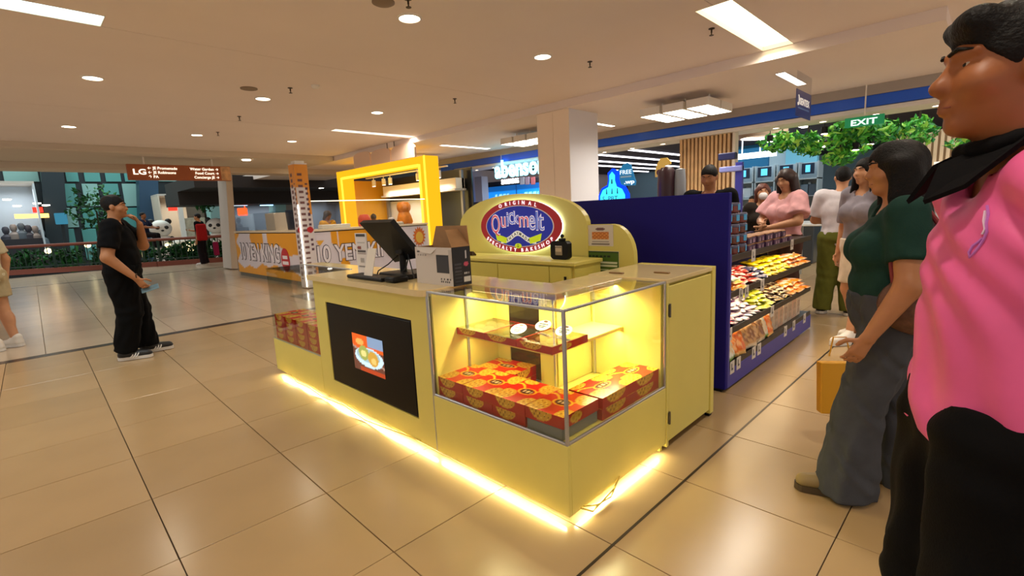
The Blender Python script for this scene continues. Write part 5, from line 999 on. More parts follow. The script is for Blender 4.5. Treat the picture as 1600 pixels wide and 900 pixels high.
for i, (px_, py_) in enumerate(((75, 392), (211, 399), (298, 393), (295, 382), (262, 383), (137, 383))):
    c = at(px_, py_, 'y', 20.9 if px_ > 200 else 22.3); b = MB(); b.sph(c, .09 if i != 2 else .16); solo('garden_light', b, glow('garden_glow', '#ffe6a8', 4), ('small warm garden light at the left planter', 'small warm garden light by the black shirted man', 'bright warm garden light among the planter leaves', 'small white garden light above the bright one', 'pale garden light beside the seated person', 'small yellow garden light at the handrail')[i], 'light', smooth=True)
# far atrium shell
TEAL = mat('teal_glass_panel', '#4f8f8c', .25); DT = mat('tower_dark', '#10222a', .4); STL = mat('pale_teal_wall', '#7fa8a4', .5)
wb = MB(); wb.box(-12, 26, 33, 33.3, -4, 9); struct('wall_atrium', wb, mat('atrium_dark', '#1c2628', .7))
wb = MB(); wb.box(-12, 26, 21.5, 33, -3.2, -3); struct('floor_atrium', wb, mat('atrium_floor', '#3c352c', .6))
def pane_px(y, px0, py0, px1, py1, d=.1):
    a = at(px0, py0, 'y', y); e = at(px1, py1, 'y', y); return a, e
t = thing('glass_facade', 'teal glass facade with dark frames across the atrium', 'facade', (4, 29, 0))
for i, (x0, x1) in enumerate(((0, 62), (98, 124), (127, 158), (140, 184), (160, 190), (190, 222), (243, 330))):
    for j, (y0_, y1_) in enumerate(((250, 284), (287, 322), (325, 355), (358, 405))):
        if i == 0 and j > 0: continue
        if i == 3 or (i == 6 and j > 0): continue
        a, e = pane_px(29, x0, y0_, x1, y1_); b = MB(); b.box(a.x, e.x, 29, 29.06, e.z, a.z, .01); obj('pane', b, TEAL if (i+j) % 3 else STL, t, world=True)
a, e = pane_px(29, -40, 235, 345, 420); b = MB(); b.box(a.x, e.x, 29.1, 29.2, e.z, a.z+2.5); obj('frame_wall', b, DT, t, world=True)
def tower(px0, px1, py0, py1, y, m, lb, lean=10):
    a = at(px0, py0, 'y', y); e = at(px1, py0, 'y', y); c = at(px0+lean, py1, 'y', y); d = at(px1+lean, py1, 'y', y); b = MB(); b.add([a, e, d, c]+[p+Vector((0, .8, 0)) for p in (a, e, d, c)], [(0, 1, 2, 3), (7, 6, 5, 4), (0, 4, 5, 1), (1, 5, 6, 2), (2, 6, 7, 3), (3, 7, 4, 0)]); solo('column', b, m, lb, 'column')
tower(62, 98, 250, 420, 28, DT, 'dark blue slanted column left of the teal glass', 14); tower(216, 246, 255, 420, 27.5, mat('tower_blue', '#1a3850', .4), 'dark blue column left of the panda statues', 6); tower(326, 349, 255, 400, 25, STL, 'pale teal column behind the red and black shirted man', 6); tower(427, 444, 268, 380, 24, STL, 'pale teal column left of the banner post', 6); tower(444, 462, 268, 380, 24.3, mat('grey_column', '#8a857c', .5), 'grey column just left of the banner post', 4); tower(352, 362, 265, 420, 15.5, mat('white_post', '#c8beb4', .5), 'slim white post at the left end of the pancake stand', 10)
area('atrium_fill', (3, 24.5, 7.5), 8, 500, (.7, .95, .95), 5); area('atrium_fill', (14, 24, 5.5), 6, 200, (.9, .92, 1), 4)  # added area lights without fixtures; they brighten the teal glass and beyond
# far shops across the atrium
def shop(px0, px1, py0, py1, y, lb, wall, glowc, cat='shop'):
    a = at(px0, py0, 'y', y); e = at(px1, py1, 'y', y); t = thing('far_shop', lb, cat, ((a.x+e.x)/2, y+1, e.z)); d = 2.0
    B('back', wall, a.x, e.x, y+d, y+d+.05, e.z, a.z, c=0, p=t); B('ceiling', mat('shop_ceiling', '#b8b2aa', .6), a.x, e.x, y, y+d, a.z, a.z+.08, c=0, p=t); B('floor', mat('shop_floor', '#5a5044', .5), a.x, e.x, y, y+d, e.z-.08, e.z, c=0, p=t); B('side', wall, a.x, a.x+.05, y, y+d, e.z, a.z, c=0, p=t); B('side', wall, e.x-.05, e.x, y, y+d, e.z, a.z, c=0, p=t)
    area('shop_lamp', ((a.x+e.x)/2, y+d/2, a.z-.1), abs(e.x-a.x)*.8, 45*abs(e.x-a.x)/3, glowc, 1.0); return t, a, e
t, a, e = shop(-30, 76, 286, 402, 26.5, 'brightly lit food shop across the atrium at the far left', mat('shop_wall_cool', '#b8c4cc', .6), (.9, .95, 1))
p, q = pane_px(27.5, 22, 335, 77, 340); B('light_line', glow('shop_line', '#ffc860', 3), p.x, q.x, 27.4, 27.45, q.z, p.z, c=0); p, q = pane_px(27.4, 50, 324, 68, 332); B('red_sign', glow('shop_red', '#ff3a2a', 1.6), p.x, q.x, 27.35, 27.4, q.z, p.z, c=0); p, q = pane_px(27.0, 0, 375, 76, 402); B('counter', mat('shop_counter', '#23262e', .4), p.x, q.x, 26.9, 27.3, q.z-.5, p.z, c=0)
for i, (x_, y_) in enumerate(((10, 366), (22, 362), (34, 360), (45, 363), (56, 364), (66, 370))):
    c = at(x_, y_, 'y', 27.7); b = MB(); b.lathe([(.1, -.9), (.17, -.8), (.2, -.35), (.17, -.1), (.06, 0), (.1, .08), (.11, .2), (.07, .28), (.001, .3)], c, 12); solo('distant_figure', b, mat('figure_%d' % (i % 3), ('#3a3a44', '#8a7f78', '#55606a')[i % 3], .7), f'blurred distant figure behind the far shop counter, {("first", "second", "third", "fourth", "fifth", "sixth")[i]} from the left', 'person', 'figures in the far food shop', True)
for i, (x_, y_) in enumerate(((11, 313), (27, 323), (58, 319), (72, 322))):
    c = at(x_, y_, 'y', 27); b = MB(); b.lathe([(.001, 0), (.12, .01), (.12, .05), (.001, .06)], c, 14); solo('shop_downlight', b, lamp_e, f'small bright ceiling lamp in the far food shop, {("first", "second", "third", "fourth")[i]} from the left', 'light', 'lamps in the far food shop')
t, a, e = shop(246, 325, 306, 402, 26, 'lit shop with a red sign behind the panda statues', mat('shop_wall_warm', '#c9bfae', .6), (1, .9, .75))
p, q = pane_px(25.95, 262, 322, 283, 329); B('red_sign', glow('shop_red', '#ff3a2a', 1.6), p.x, q.x, 25.9, 25.95, q.z, p.z, c=0); p, q = pane_px(25.9, 286, 341, 325, 378); B('notice_board', mat('board_beige', '#a89a84', .6, noise=.2, nscale=8), p.x, q.x, 25.85, 25.9, q.z, p.z, c=.01); p, q = pane_px(25.95, 282, 310, 288, 400); B('door_frame', mat('frame_white', '#d5d0c8', .5), p.x, q.x, 25.8, 25.95, q.z, p.z, c=0)
p, q = pane_px(25.98, 288, 308, 325, 341); B('dark_panel', mat('shop_brown', '#6a5a4c', .6), p.x, q.x, 25.95, 25.98, q.z, p.z, c=0)
t, a, e = shop(362, 560, 312, 410, 24.5, 'long dim shop front behind the pancake stand with cool lamps', mat('shop_wall_grey', '#6a7078', .6), (.85, .93, 1))
for i, (x0, x1, yy, cc) in enumerate(((350, 387, 318, '#bfe0ff'), (407, 427, 318, '#8fd0ff'), (490, 524, 287, '#ffe9b8'))):
    p, q = pane_px(23.8, x0, yy, x1, yy+3); b = MB(); b.box(p.x, q.x, 23.8, 23.9, q.z, p.z); solo('strip_lamp', b, glow('far_strip_%d' % i, cc, 4), ('long cool strip lamp above the left stand counter', 'short cool strip lamp beside the pale teal column', 'thin warm strip lamp right of the banner post')[i], 'light')
p, q = pane_px(23.9, 371, 325, 388, 337); b = MB(); b.box(p.x, q.x, 23.9, 24.0, q.z, p.z, .03); b.box(p.x+.3, p.x+.34, 23.95, 23.99, p.z, 2.15); solo('far_sign', b, glow('far_orange', '#ff5a2a', 1.4), 'orange glowing sign seen above the left stand counter', 'sign')
b = MB(); b.box(4.5, 20, 19.5, 24, 2.6, 3.0); b.box(4.5, 20, 22, 24.3, 2.1, 2.6); struct('trim_5', b, mat('far_bulkhead', '#2a2624', .7))['label'] = 'dark bulkhead beyond the pancake stand'
for i, (x_, y_) in enumerate(((400, 300), (502, 294), (385, 250), (458, 262))):
    c = at(x_, y_, 'z', 2.86 if i > 1 else 2.59); b = MB(); b.lathe([(.001, -.01), (.09, -.012), (.1, .0), (.001, .004)], c, 16); solo('recessed_lamp', b, lamp_e, ('small lamp before the pale teal column', 'small lamp beyond the banner post', 'small lamp right of the hanging direction sign', 'small lamp just left of the banner post top')[i], 'light')
# direction sign
t = thing('direction_sign', 'brown hanging direction sign with glowing white lettering', 'sign', (2.9, 13.5, 2.37)); a = at(197, 255, 'y', 13.5); e = at(362, 283, 'y', 13.5); zt_ = 2.70; zb_ = 2.36
B('panel', mat('sign_brown', '#a8592a', .45), a.x, e.x, 13.5, 13.62, zb_, zt_, c=.005); LW = glow('sign_letters', '#fff6dc', 1.3); w_ = e.x-a.x
text('LG', (a.x+w_*.105, 13.495, zb_+.12), RY, UP, LW, t, height=.12, width=w_*.115, offset=.025)
for i, s_ in enumerate(('\u2190 JE Promenade', '\u2190 JE Robinsons', '\u2191 PA')): text(s_, (a.x+w_*.18, 13.495, zb_+.235-.095*i), RY, UP, LW, t, height=.06, offset=.015, center=False)
for i, s_ in enumerate(('Water Garden \u2192', 'Food Court \u2192', 'Concierge JE \u2192')):
    V_, _ = text_data(s_, .015); wd_ = V_[:, 0].max()*.06/.73; text(s_, (a.x+w_*.87-wd_, 13.495, zb_+.235-.095*i), RY, UP, LW, t, height=.06, offset=.015, center=False)
B('leaf_panel', mat('sign_leaf', '#c99a6a', .5, noise=.3, nscale=9), a.x+w_*.895, e.x-.01, 13.494, 13.5, zb_+.01, zt_-.01, c=0)
for x_ in (a.x+w_*.16, a.x+w_*.82): b = MB(); b.cyl((x_, 13.55, zt_), (x_, 13.55, 2.87), .018, 8); obj('hanger_rod', b, white_metal, t, world=True)
# panda statues
PW = mat('panda_white', '#dcd8cf', .5); PB = mat('panda_black', '#15130f', .5)
def panda(px_, py_, y, s, lb, rz=0):
    c = at(px_, py_, 'y', y); t = thing('panda_statue', lb, 'statue', (c.x, c.y, 0), rz)
    b = MB(); b.sph((0, 0, c.z), (.36*s, .3*s, .31*s), 20, 14); h = obj('head', b, PW, t, True)
    for sx in (-1, 1):
        b = MB(); b.sph((sx*.27*s, .02, c.z+.25*s), (.11*s, .07*s, .11*s)); obj('ear', b, PB, h, True); b = MB(); b.sph((sx*.13*s, -.26*s, c.z+.03*s), (.08*s, .05*s, .07*s)); obj('eye_patch', b, PB, h, True)
        b = MB(); b.sph((sx*.3*s, -.05, c.z-.6*s), (.14*s, .16*s, .3*s)); obj('arm', b, PB, t, True)
    b = MB(); b.sph((0, -.3*s, c.z-.08*s), (.05*s, .04*s, .035*s)); obj('nose', b, PB, h, True)
    b = MB(); b.lathe([(.2*s, 0), (.34*s, .2), (.38*s, max(.3, c.z-.7*s)), (.26*s, c.z-.3*s), (.001, c.z-.2*s)], (0, .05, 0), 18); obj('body', b, PW, t, True)
panda(251, 357, 22.2, 1.0, 'large white panda statue with black ears behind the railing'); panda(338, 353, 22.0, 1.0, 'panda statue partly behind the red and black shirted man', -.5)
c = at(278, 377, 'y', 22.3); b = MB(); b.sph((c.x+.05, c.y-.9, .6), (.5, .3, .3), 20, 12); solo('panda_cub_statue', b, PW, 'reclining white panda statue body between the two panda heads', 'statue', smooth=True)
leaves('tall_plant', at(316, 300, 'y', 23), (.5, .4, 1.0), 300, 'tall thin tree left of the red and black shirted man', 'tree', .16, 90, mats=LEAFD, zbase=0); b = MB(); b.cyl((0, 0, 0), (0, 0, 2.4), .05, 8, .03); obj('trunk', b, mat('bark', '#3a2c20', .8), bpy.data.objects['tall_plant'])
leaves('tall_plant', at(150, 325, 'y', 24), (.9, .5, .9), 300, 'dark leafy tree behind the black shirted man', 'tree', .16, 91, mats=LEAFD, zbase=0); b = MB(); b.cyl((0, 0, 0), (0, 0, 2.0), .06, 8, .03); obj('trunk', b, MATS['bark'], bpy.data.objects['tall_plant.001'])
# kiosk screen in the far left
p, q = pane_px(25.5, 84, 333, 107, 350); t = thing('info_screen', 'small blue lit screen in front of the dark slanted column', 'screen', ((p.x+q.x)/2, 25.6, -3)); B('display', glow('info_blue', '#4a9ab8', .6), p.x, q.x, 25.5, 25.6, q.z, p.z, c=.02); B('post', DT, (p.x+q.x)/2-.05, (p.x+q.x)/2+.05, 25.6, 25.66, -3, p.z)
# ---------------------------------------------------------------- people
def cap_(a, b, ra, rb, k=.02, flat=False, sq=None): return ('c', np.array(a, float), np.array(b, float), ra, rb, k, flat, sq)
def ell_(c, r, k=.02, R=None): return ('e', np.array(c, float), np.array(r, float), R, k)
def prim_d(p, q):
    if q[0] == 'c':
        _, a, b, ra, rb, k, flat, sq = q; ba = b-a; L2 = ba@ba; pa = p-a; t = np.clip((pa@ba)/L2, 0, 1); v = pa-t[:, None]*ba
        if sq is not None: v = v/sq
        d = np.sqrt((v*v).sum(1))-(ra+(rb-ra)*t)
        if flat: n = ba/np.sqrt(L2); d = np.maximum(d, (p-b)@n)
        return d
    _, c, r, R, k = q; v = p-c
    if R is not None: v = v@R
    k0 = np.sqrt(((v/r)**2).sum(1)); k1 = np.sqrt(((v/(r*r))**2).sum(1)); return k0*(k0-1)/np.maximum(k1, 1e-6)
def field(p, prims, clips=(), carve=(), fold=0, seed=0):
    d = None
    for q in prims:
        e = prim_d(p, q); k = q[5] if q[0] == 'c' else q[4]
        if d is None: d = e
        else: h = np.clip(.5+.5*(d-e)/k, 0, 1); d = d*(1-h)+e*h-k*h*(1-h)
    if fold:
        rng = np.random.RandomState(seed)
        for f in (42, 60, 85):
            w_ = rng.randn(3); w_[2] *= .35; w_ *= f/np.linalg.norm(w_); d = d+fold*np.sin(p@w_+3*np.sin(p@(rng.randn(3)*9))+rng.rand()*6)
    for q in carve: d = np.maximum(d, -prim_d(p, q))
    for pt, n in clips: d = np.maximum(d, (p-np.array(pt))@np.array(n))
    return d
def surf(name, prims, res, m, clips=(), carve=(), fold=0, seed=0):
    lo = np.full(3, 1e9); hi = -lo
    for q in prims:
        if q[0] == 'c':
            r = max(q[3], q[4])*(1 if q[7] is None else max(q[7])); lo = np.minimum(lo, np.minimum(q[1], q[2])-r); hi = np.maximum(hi, np.maximum(q[1], q[2])+r)
        else: r = q[2].max() if q[3] is not None else q[2]; lo = np.minimum(lo, q[1]-r); hi = np.maximum(hi, q[1]+r)
    lo = lo-.03; hi = hi+.03; B4 = 4; n = (np.ceil((hi-lo)/(res*B4)).astype(int)+1)
    cx = [lo[i]+(np.arange(n[i])+.5)*B4*res-res*.5 for i in range(3)]; G = np.stack(np.meshgrid(*cx, indexing='ij'), -1).reshape(-1, 3)
    dc = field(G, prims, clips, carve, fold, seed).reshape(n); act = np.abs(dc) < B4*res*1.6+.012
    V = np.repeat(np.repeat(np.repeat(np.where(dc < 0, -1., 1.), B4, 0), B4, 1), B4, 2).astype(np.float32)
    A = np.repeat(np.repeat(np.repeat(act, B4, 0), B4, 1), B4, 2); I = np.argwhere(A)
    V[A] = field(lo+I*res, prims, clips, carve, fold, seed); S = V < 0
    cs = S[:-1, :-1, :-1].astype(np.int8)
    corners = [(i, j, k) for i in (0, 1) for j in (0, 1) for k in (0, 1)]; N = np.array(V.shape)-1; cnt = np.zeros(N, np.int8)
    for i, j, k in corners: cnt += S[i:N[0]+i, j:N[1]+j, k:N[2]+k]
    cell = np.argwhere((cnt > 0) & (cnt < 8)); idx = np.full(N, -1, np.int64); idx[tuple(cell.T)] = np.arange(len(cell))
    cv = np.stack([V[cell[:, 0]+i, cell[:, 1]+j, cell[:, 2]+k] for i, j, k in corners], 1); P = np.zeros((len(cell), 3)); W = np.zeros(len(cell)); cc = np.array(corners, float)
    for a in range(8):
        for b in range(a+1, 8):
            if np.abs(cc[a]-cc[b]).sum() != 1: continue
            m_ = (cv[:, a] < 0) != (cv[:, b] < 0); t = np.where(m_, cv[:, a]/np.where(m_, cv[:, a]-cv[:, b], 1), 0)
            P += m_[:, None]*(cc[a]+t[:, None]*(cc[b]-cc[a])); W += m_
    P = lo+(cell+P/W[:, None])*res; F = []
    for ax in range(3):
        o1, o2 = [(1, 2), (2, 0), (0, 1)][ax]; sl0 = [slice(None)]*3; sl1 = [slice(None)]*3; sl0[ax] = slice(0, -1); sl1[ax] = slice(1, None)
        x = np.argwhere(S[tuple(sl0)] != S[tuple(sl1)]); x = x[(x[:, o1] > 0) & (x[:, o2] > 0) & (x[:, o1] < N[o1]) & (x[:, o2] < N[o2])]
        q = []
        for d1, d2 in ((1, 1), (0, 1), (0, 0), (1, 0)): y = x.copy(); y[:, o1] -= d1; y[:, o2] -= d2; q.append(idx[tuple(y.T)])
        q = np.stack(q, 1); fl = ~S[tuple(x.T)]; q[fl] = q[fl][:, ::-1]; F.append(q)
    F = np.concatenate(F); F = F[(F >= 0).all(1)]
    me = npmesh(name, P, F); me.polygons.foreach_set('use_smooth', np.ones(len(me.polygons), bool)); me.materials.append(m); return me
SKIN = lambda n, c: mat('skin_'+n, c, .5, noise=.06, nscale=12)
HAIR = mat('black_hair', '#0d0a09', .65, noise=.3, nscale=40, bump=.5, bscale=140, spec=.25)
def rotm(yaw, pitch, roll=0):
    m_ = Matrix.Rotation(yaw, 3, 'Z') @ Matrix.Rotation(pitch, 3, 'X') @ Matrix.Rotation(roll, 3, 'Y'); return np.array(m_)
def hand_prims(wr, d, nrm, s, curl, side):
    """palm and five fingers; d hand direction, nrm palm normal, side=+1 right hand"""
    wr = np.array(wr); d = np.array(d, float); d /= np.linalg.norm(d); nrm = np.array(nrm, float); nrm -= d*(nrm@d); nrm /= np.linalg.norm(nrm); ac = np.cross(d, nrm)*side   # towards the thumb
    P = []; palm = wr+d*.05*s
    for a in (-.026, -.009, .009, .026): P.append(cap_(wr+d*.008*s+ac*a*.6*s, wr+d*.088*s+ac*a*s, .0145*s, .0125*s, .012))
    for a, L in ((.029, .072), (.010, .08), (-.010, .075), (-.029, .06)):
        b = wr+d*.092*s+ac*a*s; dd = d; r = .0088*s
        for i, f in enumerate((.45, .32, .25)):
            an = curl*(.35+.5*i); dd = d*math.cos(an)+nrm*math.sin(an); e = b+dd*L*f*s; P.append(cap_(b, e, r, r*.92, .004)); b = e; r *= .92
    b = wr+d*.03*s+ac*.026*s
    for f, dv in ((.045, d*.5+ac*.75+nrm*.25), (.032, d*.8+ac*.3+nrm*.4), (.024, d*.85+ac*.05+nrm*.5)):
        dv = dv/np.linalg.norm(dv); e = b+dv*f*s; P.append(cap_(b, e, .0115*s, .0098*s, .005)); b = e
    return P
def person(label, loc, rz, H, skin, J=None, b=1.0, female=False, top=None, bottom=None, shoes='#1a1a1a', hair='short', hairmat=None, head=(0, 0, 0), res=.014, curl=.7, group=None, barefoot=False, hands=None, fat=0, fine=None, sole=None, tuck=False):
    """figure facing +Y in its own frame, right hand on +X; all joints in metres"""
    h = H
    sw = .098 if female else .112
    Jn = {'hipR': (.055, 0, .52), 'knR': (.06, .012, .285), 'anR': (.06, -.012, .045), 'toeR': (.07, .1, .015), 'shR': (sw, 0, .812), 'elR': (sw+.03, -.012, .635), 'wrR': (sw+.035, .025, .49), 'hdR': (0, .15, -1), 'nrR': (-1, 0, .0),
          'hipL': (-.055, 0, .52), 'knL': (-.06, .012, .285), 'anL': (-.06, -.012, .045), 'toeL': (-.07, .1, .015), 'shL': (-sw, 0, .812), 'elL': (-sw-.03, -.012, .635), 'wrL': (-sw-.035, .025, .49), 'hdL': (0, .15, -1), 'nrL': (1, 0, 0),
          'pelvis': (0, 0, .54), 'belly': (0, .006, .62), 'chest': (0, 0, .715), 'neck': (0, -.008, .82), 'head': (0, .014, .928)}
    Jn.update(J or {}); j = {k: np.array(v, float)*(1 if k[:2] in ('hd', 'nr') else h) for k, v in Jn.items()}
    hs = h/1.70; Rh = rotm(*head); hc = j['head']; hp = lambda v: hc+Rh@(np.array(v, float)*hs)
    bw = b*h
    def torso(t=0.0, low=True):
        P = [ell_(j['pelvis'], np.array([.098*bw*(1.04 if female else .98), .07*bw, .075*h])+t, .03)] if low else []
        P += [ell_(j['belly'], np.array([.086*bw+fat*.3, .064*bw+fat, .095*h])+t, .04), ell_(j['chest'], np.array([.1*bw, .068*bw, .11*h])+t, .04), cap_(j['shL']*.72+j['neck']*.28-np.array([0, 0, .012*h]), j['shR']*.72+j['neck']*.28-np.array([0, 0, .012*h]), .042*h+t, .042*h+t, .03)]
        if female: P += [ell_(j['chest']+np.array([sx*.045*h, .055*h, .0]), np.array([.045, .042, .045])*bw+t, .025) for sx in (-1, 1)]
        return P
    def leg(s_, r0, r1, r2_, upto=1.0): return [cap_(j['hip'+s_], j['kn'+s_], r0, r1, .03), cap_(j['kn'+s_], j['kn'+s_]+(j['an'+s_]-j['kn'+s_])*upto, r1, r2_, .02)]
    body = torso(-.004)
    body += [cap_(j['neck']-np.array([0, 0, .02*h]), hp((0, -.008, -.075)), .036*h, .031*h, .03)]
    for s_ in 'LR':
        body += leg(s_, .052*bw, .036*bw, .023*bw); body += [ell_(j['kn'+s_]*.68+j['an'+s_]*.32-np.array([0, .012*h, 0]), np.array([.03, .034, .06])*bw, .02)]
        a = j['an'+s_]; to = j['toe'+s_]; body += [cap_(a-np.array([0, 0, .01*h]), (a+to)/2, .022*h, .02*h, .02), cap_((a+to)/2, to, .02*h, .014*h, .02)]
        body += [cap_(j['sh'+s_], j['el'+s_], .031*bw, .026*bw, .025), cap_(j['el'+s_], j['wr'+s_], .0265*bw, .0165*h, .015)]
        cu = curl if not isinstance(curl, dict) else curl[s_]
        if hands is None or s_ in hands: body += hand_prims(j['wr'+s_], j['hd'+s_], j['nr'+s_], hs*.95, cu, 1 if s_ == 'R' else -1)
    # head with jaw, nose, brows, lips, ears
    eR = lambda c, r, k: ell_(hp(c), np.array(r)*hs, k, Rh)
    body += [eR((0, -.012, .03), (.074, .094, .088), .03), eR((0, .022, -.035), (.058, .066, .072), .03), eR((0, .062, -.088), (.026, .022, .02), .02), cap_(hp((0, .078, .022)), hp((0, .099, -.018)), .009*hs, .0125*hs, .012), cap_(hp((0, .098, -.02)), hp((0, .086, -.028)), .0135*hs, .012*hs, .01)]
    for sx in (-1, 1): body += [cap_(hp((sx*.014, .083, .034)), hp((sx*.048, .066, .034)), .01*hs, .008*hs, .01), eR((sx*.075, -.008, -.005), (.011, .02, .031), .008), cap_(hp((0, .088, -.05)), hp((sx*.022, .078, -.052)), .0075*hs, .005*hs, .006), cap_(hp((0, .087, -.062)), hp((sx*.019, .077, -.06)), .0085*hs, .005*hs, .006), eR((sx*.04, .055, -.02), (.028, .026, .026), .02)]
    o = linkmesh('person', surf('body', body, fine or res, SKIN(*skin))); o.location = loc; o.rotation_euler = (0, 0, rz); tag(o, label, 'person', group)
    for sx in (-1, 1):
        e = MB(); c = hp((sx*.031, .0655, .012)); e.sph(c, .0115*hs, 12, 8); ey = obj('eye', e, mat('eye_white', '#b8aca0', .3), o, True); e = MB(); c = hp((sx*.031, .0725, .012)); e.sph(c, .0062*hs, 10, 6); obj('iris', e, mat('eye_dark', '#1a0f0a', .2), ey, True)
        e = MB(); e.tube([hp((sx*.014, .094, .034)), hp((sx*.03, .088, .041)), hp((sx*.05, .072, .036))], [.0035*hs, .0042*hs, .002*hs], 6); obj('eyebrow', e, HAIR, o, True)
    e = MB(); e.tube([hp((-.02, .0835, -.056)), hp((0, .0955, -.0555)), hp((.02, .0835, -.056))], .0022*hs, 6); obj('mouth', e, mat('lip', '#7a3a30', .5), o, True)
    kids = {}
    def put(nm, prims, m, clips=(), carve=(), fold=0, seed=1, rs=None): kids[nm] = linkmesh(nm, surf(nm, prims, rs or res, m, clips, carve, fold, seed), o); return kids[nm]
    # hair
    hm = hairmat or HAIR; face = [eR((0, .098, -.03), (.063, .07, .088), .01)]
    cn = hp((0, .085, .058)); nn = Rh@np.array([0, .68, -.73]); nn = nn/np.linalg.norm(nn)
    if hair in ('short', 'crop'):
        put('hair', [eR((0, -.014, .034), (.0795, .1, .0925), .02)]+([cap_(hp((-.04, .068, .085)), hp((.04, .07, .085)), .02*hs, .02*hs, .03)] if fine and fine < .006 else []), hm, clips=[(cn, nn)], fold=.0015, rs=fine or res)
    elif hair == 'long':
        P = [eR((0, -.014, .034), (.088, .106, .098), .02)]
        P += [cap_(hp((sx*.08, .015, .01)), hp((sx*.1, .03, -.2)), .028*hs, .022*hs, .03) for sx in (-1, 1)]
        for x, y, dz in ((-.06, -.05, -.3), (.06, -.05, -.3), (0, -.085, -.34), (-.078, -.01, -.24), (.078, -.01, -.24)): P.append(cap_(hp((x, y, .02)), hp((x*1.15, y-.035, dz)), .042*hs, .032*hs, .03))
        put('hair', P, hm, carve=face+[eR((0, .11, -.15), (.06, .09, .1), .01)], fold=.002)
    elif hair == 'bob':
        P = [eR((0, -.014, .034), (.088, .106, .098), .02)]+[cap_(hp((x, y, .02)), hp((x*1.05, y, -.12)), .04*hs, .03*hs, .03) for x, y in ((-.066, -.03), (.066, -.03), (0, -.07))]
        put('hair', P, hm, carve=face, fold=.002)
    elif hair == 'bun':
        put('hair', [eR((0, -.014, .034), (.083, .104, .094), .02), eR((0, -.12, .04), (.045, .04, .045), .02)], hm, clips=[(hp((0, .08, .06)), nn)], fold=.0015)
    # clothes
    if top:
        tm, sl, hem = top['mat'], top.get('sleeve', .6), top.get('hem', .5)*h; t_ = top.get('t', .012); P = torso(t_)
        for s_ in 'LR':
            s0, e0, w0 = j['sh'+s_], j['el'+s_], j['wr'+s_]
            if sl <= 1: P.append(cap_(s0, s0+(e0-s0)*sl, .036*bw+t_, (.035*bw+t_)*top.get('flare', 1), .025, True))
            else: P += [cap_(s0, e0, .036*bw+t_, .031*bw+t_, .025), cap_(e0, e0+(w0-e0)*(sl-1), .031*bw+t_, .024*bw+t_, .02, True)]
        if top.get('drop'): P.append(cap_(j['chest'], (j['pelvis'][0], j['pelvis'][1], hem-.05), .085*bw+t_, top['drop']*h, .05, sq=np.array([1.15, .8, 1])))
        put(top.get('name', 'shirt'), P, tm, clips=[((0, 0, hem), (0, top.get('slant', 0), -1))] + ([] if not top.get('clip') else top['clip']), fold=top.get('fold', .0015), seed=top.get('seed', 3), carve=[cap_(j['neck']+np.array([0, .02*h, -.005*h]), hp((0, .01, -.03)), top.get('nk', .042)*h, .05*h)])
    if bottom:
        bm_, kind = bottom['mat'], bottom.get('kind', 'trousers'); t_ = bottom.get('t', .008); wz = bottom.get('waist', .575)*h
        P = [ell_(j['pelvis'], np.array([.1*bw*(1.04 if female else .98), .073*bw, .08*h])+t_, .03), ell_(j['belly']-np.array([0, 0, .03*h]), np.array([.088*bw+fat*.2, .066*bw+fat*.8, .08*h])+t_, .03)]
        r0, r1, r2_ = [x*bw for x in bottom.get('r', (.056, .044, .04))]
        for s_ in 'LR':
            a, k_, n_ = j['hip'+s_], j['kn'+s_], j['an'+s_]
            if kind == 'skirt': continue
            if kind == 'shorts': P.append(cap_(a, a+(k_-a)*bottom.get('len', .6), r0+t_, r1+t_, .03, True))
            else: P += [cap_(a, k_, r0+t_, r1+t_, bottom.get('k', .03)), cap_(k_, n_-np.array([0, 0, bottom.get('drop', .015)*h]), r1+t_, r2_+t_, bottom.get('k', .03)*.7, True)]
        if kind == 'skirt': P.append(cap_(j['pelvis'], (j['hipL']+j['hipR'])/2*np.array([1, 1, 0])+np.array([0, 0, bottom.get('hem', .33)*h]), .09*bw, .1*bw, .04, True, sq=np.array([1.1, .85, 1])))
        put(bottom.get('name', 'trousers'), P, bm_, clips=[((0, 0, wz), (0, 0, 1))], fold=bottom.get('fold', .002), seed=bottom.get('seed', 5))
    if not barefoot:
        sm = mat('shoe_'+str(shoes), shoes, .5); so = mat('sole_'+str(sole or '#d9d5cf'), sole or '#d9d5cf', .6)
        for s_ in 'LR':
            a = j['an'+s_]; to = j['toe'+s_]; f = (to-a)*np.array([1, 1, 0]); f = f/np.linalg.norm(f); gz = to[2]-.012*h
            P = [cap_(a*np.array([1, 1, 0])-f*.012*h+np.array([0, 0, gz+.03*h]), to*np.array([1, 1, 0])+np.array([0, 0, gz+.024*h]), .032*h, .024*h, .02), cap_(a-f*.008*h+np.array([0, 0, .02*h]), a*.7+to*.3, .03*h, .026*h, .02)]
            sh = put('shoe', P, sm, clips=[((0, 0, gz+.016*h), (0, 0, -1))], rs=min(res, .01))
            b_ = MB(); c0 = a*np.array([1, 1, 0])-f*.012*h; c1 = to*np.array([1, 1, 0]); n_ = np.array([-f[1], f[0], 0]); pl = []
            for k in range(9): an = PI/2+PI*k/8; pl.append(c0+(f*math.cos(an)+n_*math.sin(an))*.033*h)
            for k in range(9): an = -PI/2+PI*k/8; pl.append(c1+(f*math.cos(an)+n_*math.sin(an))*.026*h)
            b_.prism([(p[0], p[1]) for p in pl], (0, 0, gz-.001), (1, 0, 0), (0, 1, 0), (0, 0, .018*h)); obj('sole', b_, so, sh)
    return o, j, hp, kids
def cloth(n, c, rough=.8): return mat('cloth_'+n, c, rough+.1, noise=.08, nscale=18, bump=.12, bscale=220, spec=.15)
TAN = ('tan', '#b07850'); BRN = ('brown', '#9a6038'); LGT = ('light', '#c48e68')
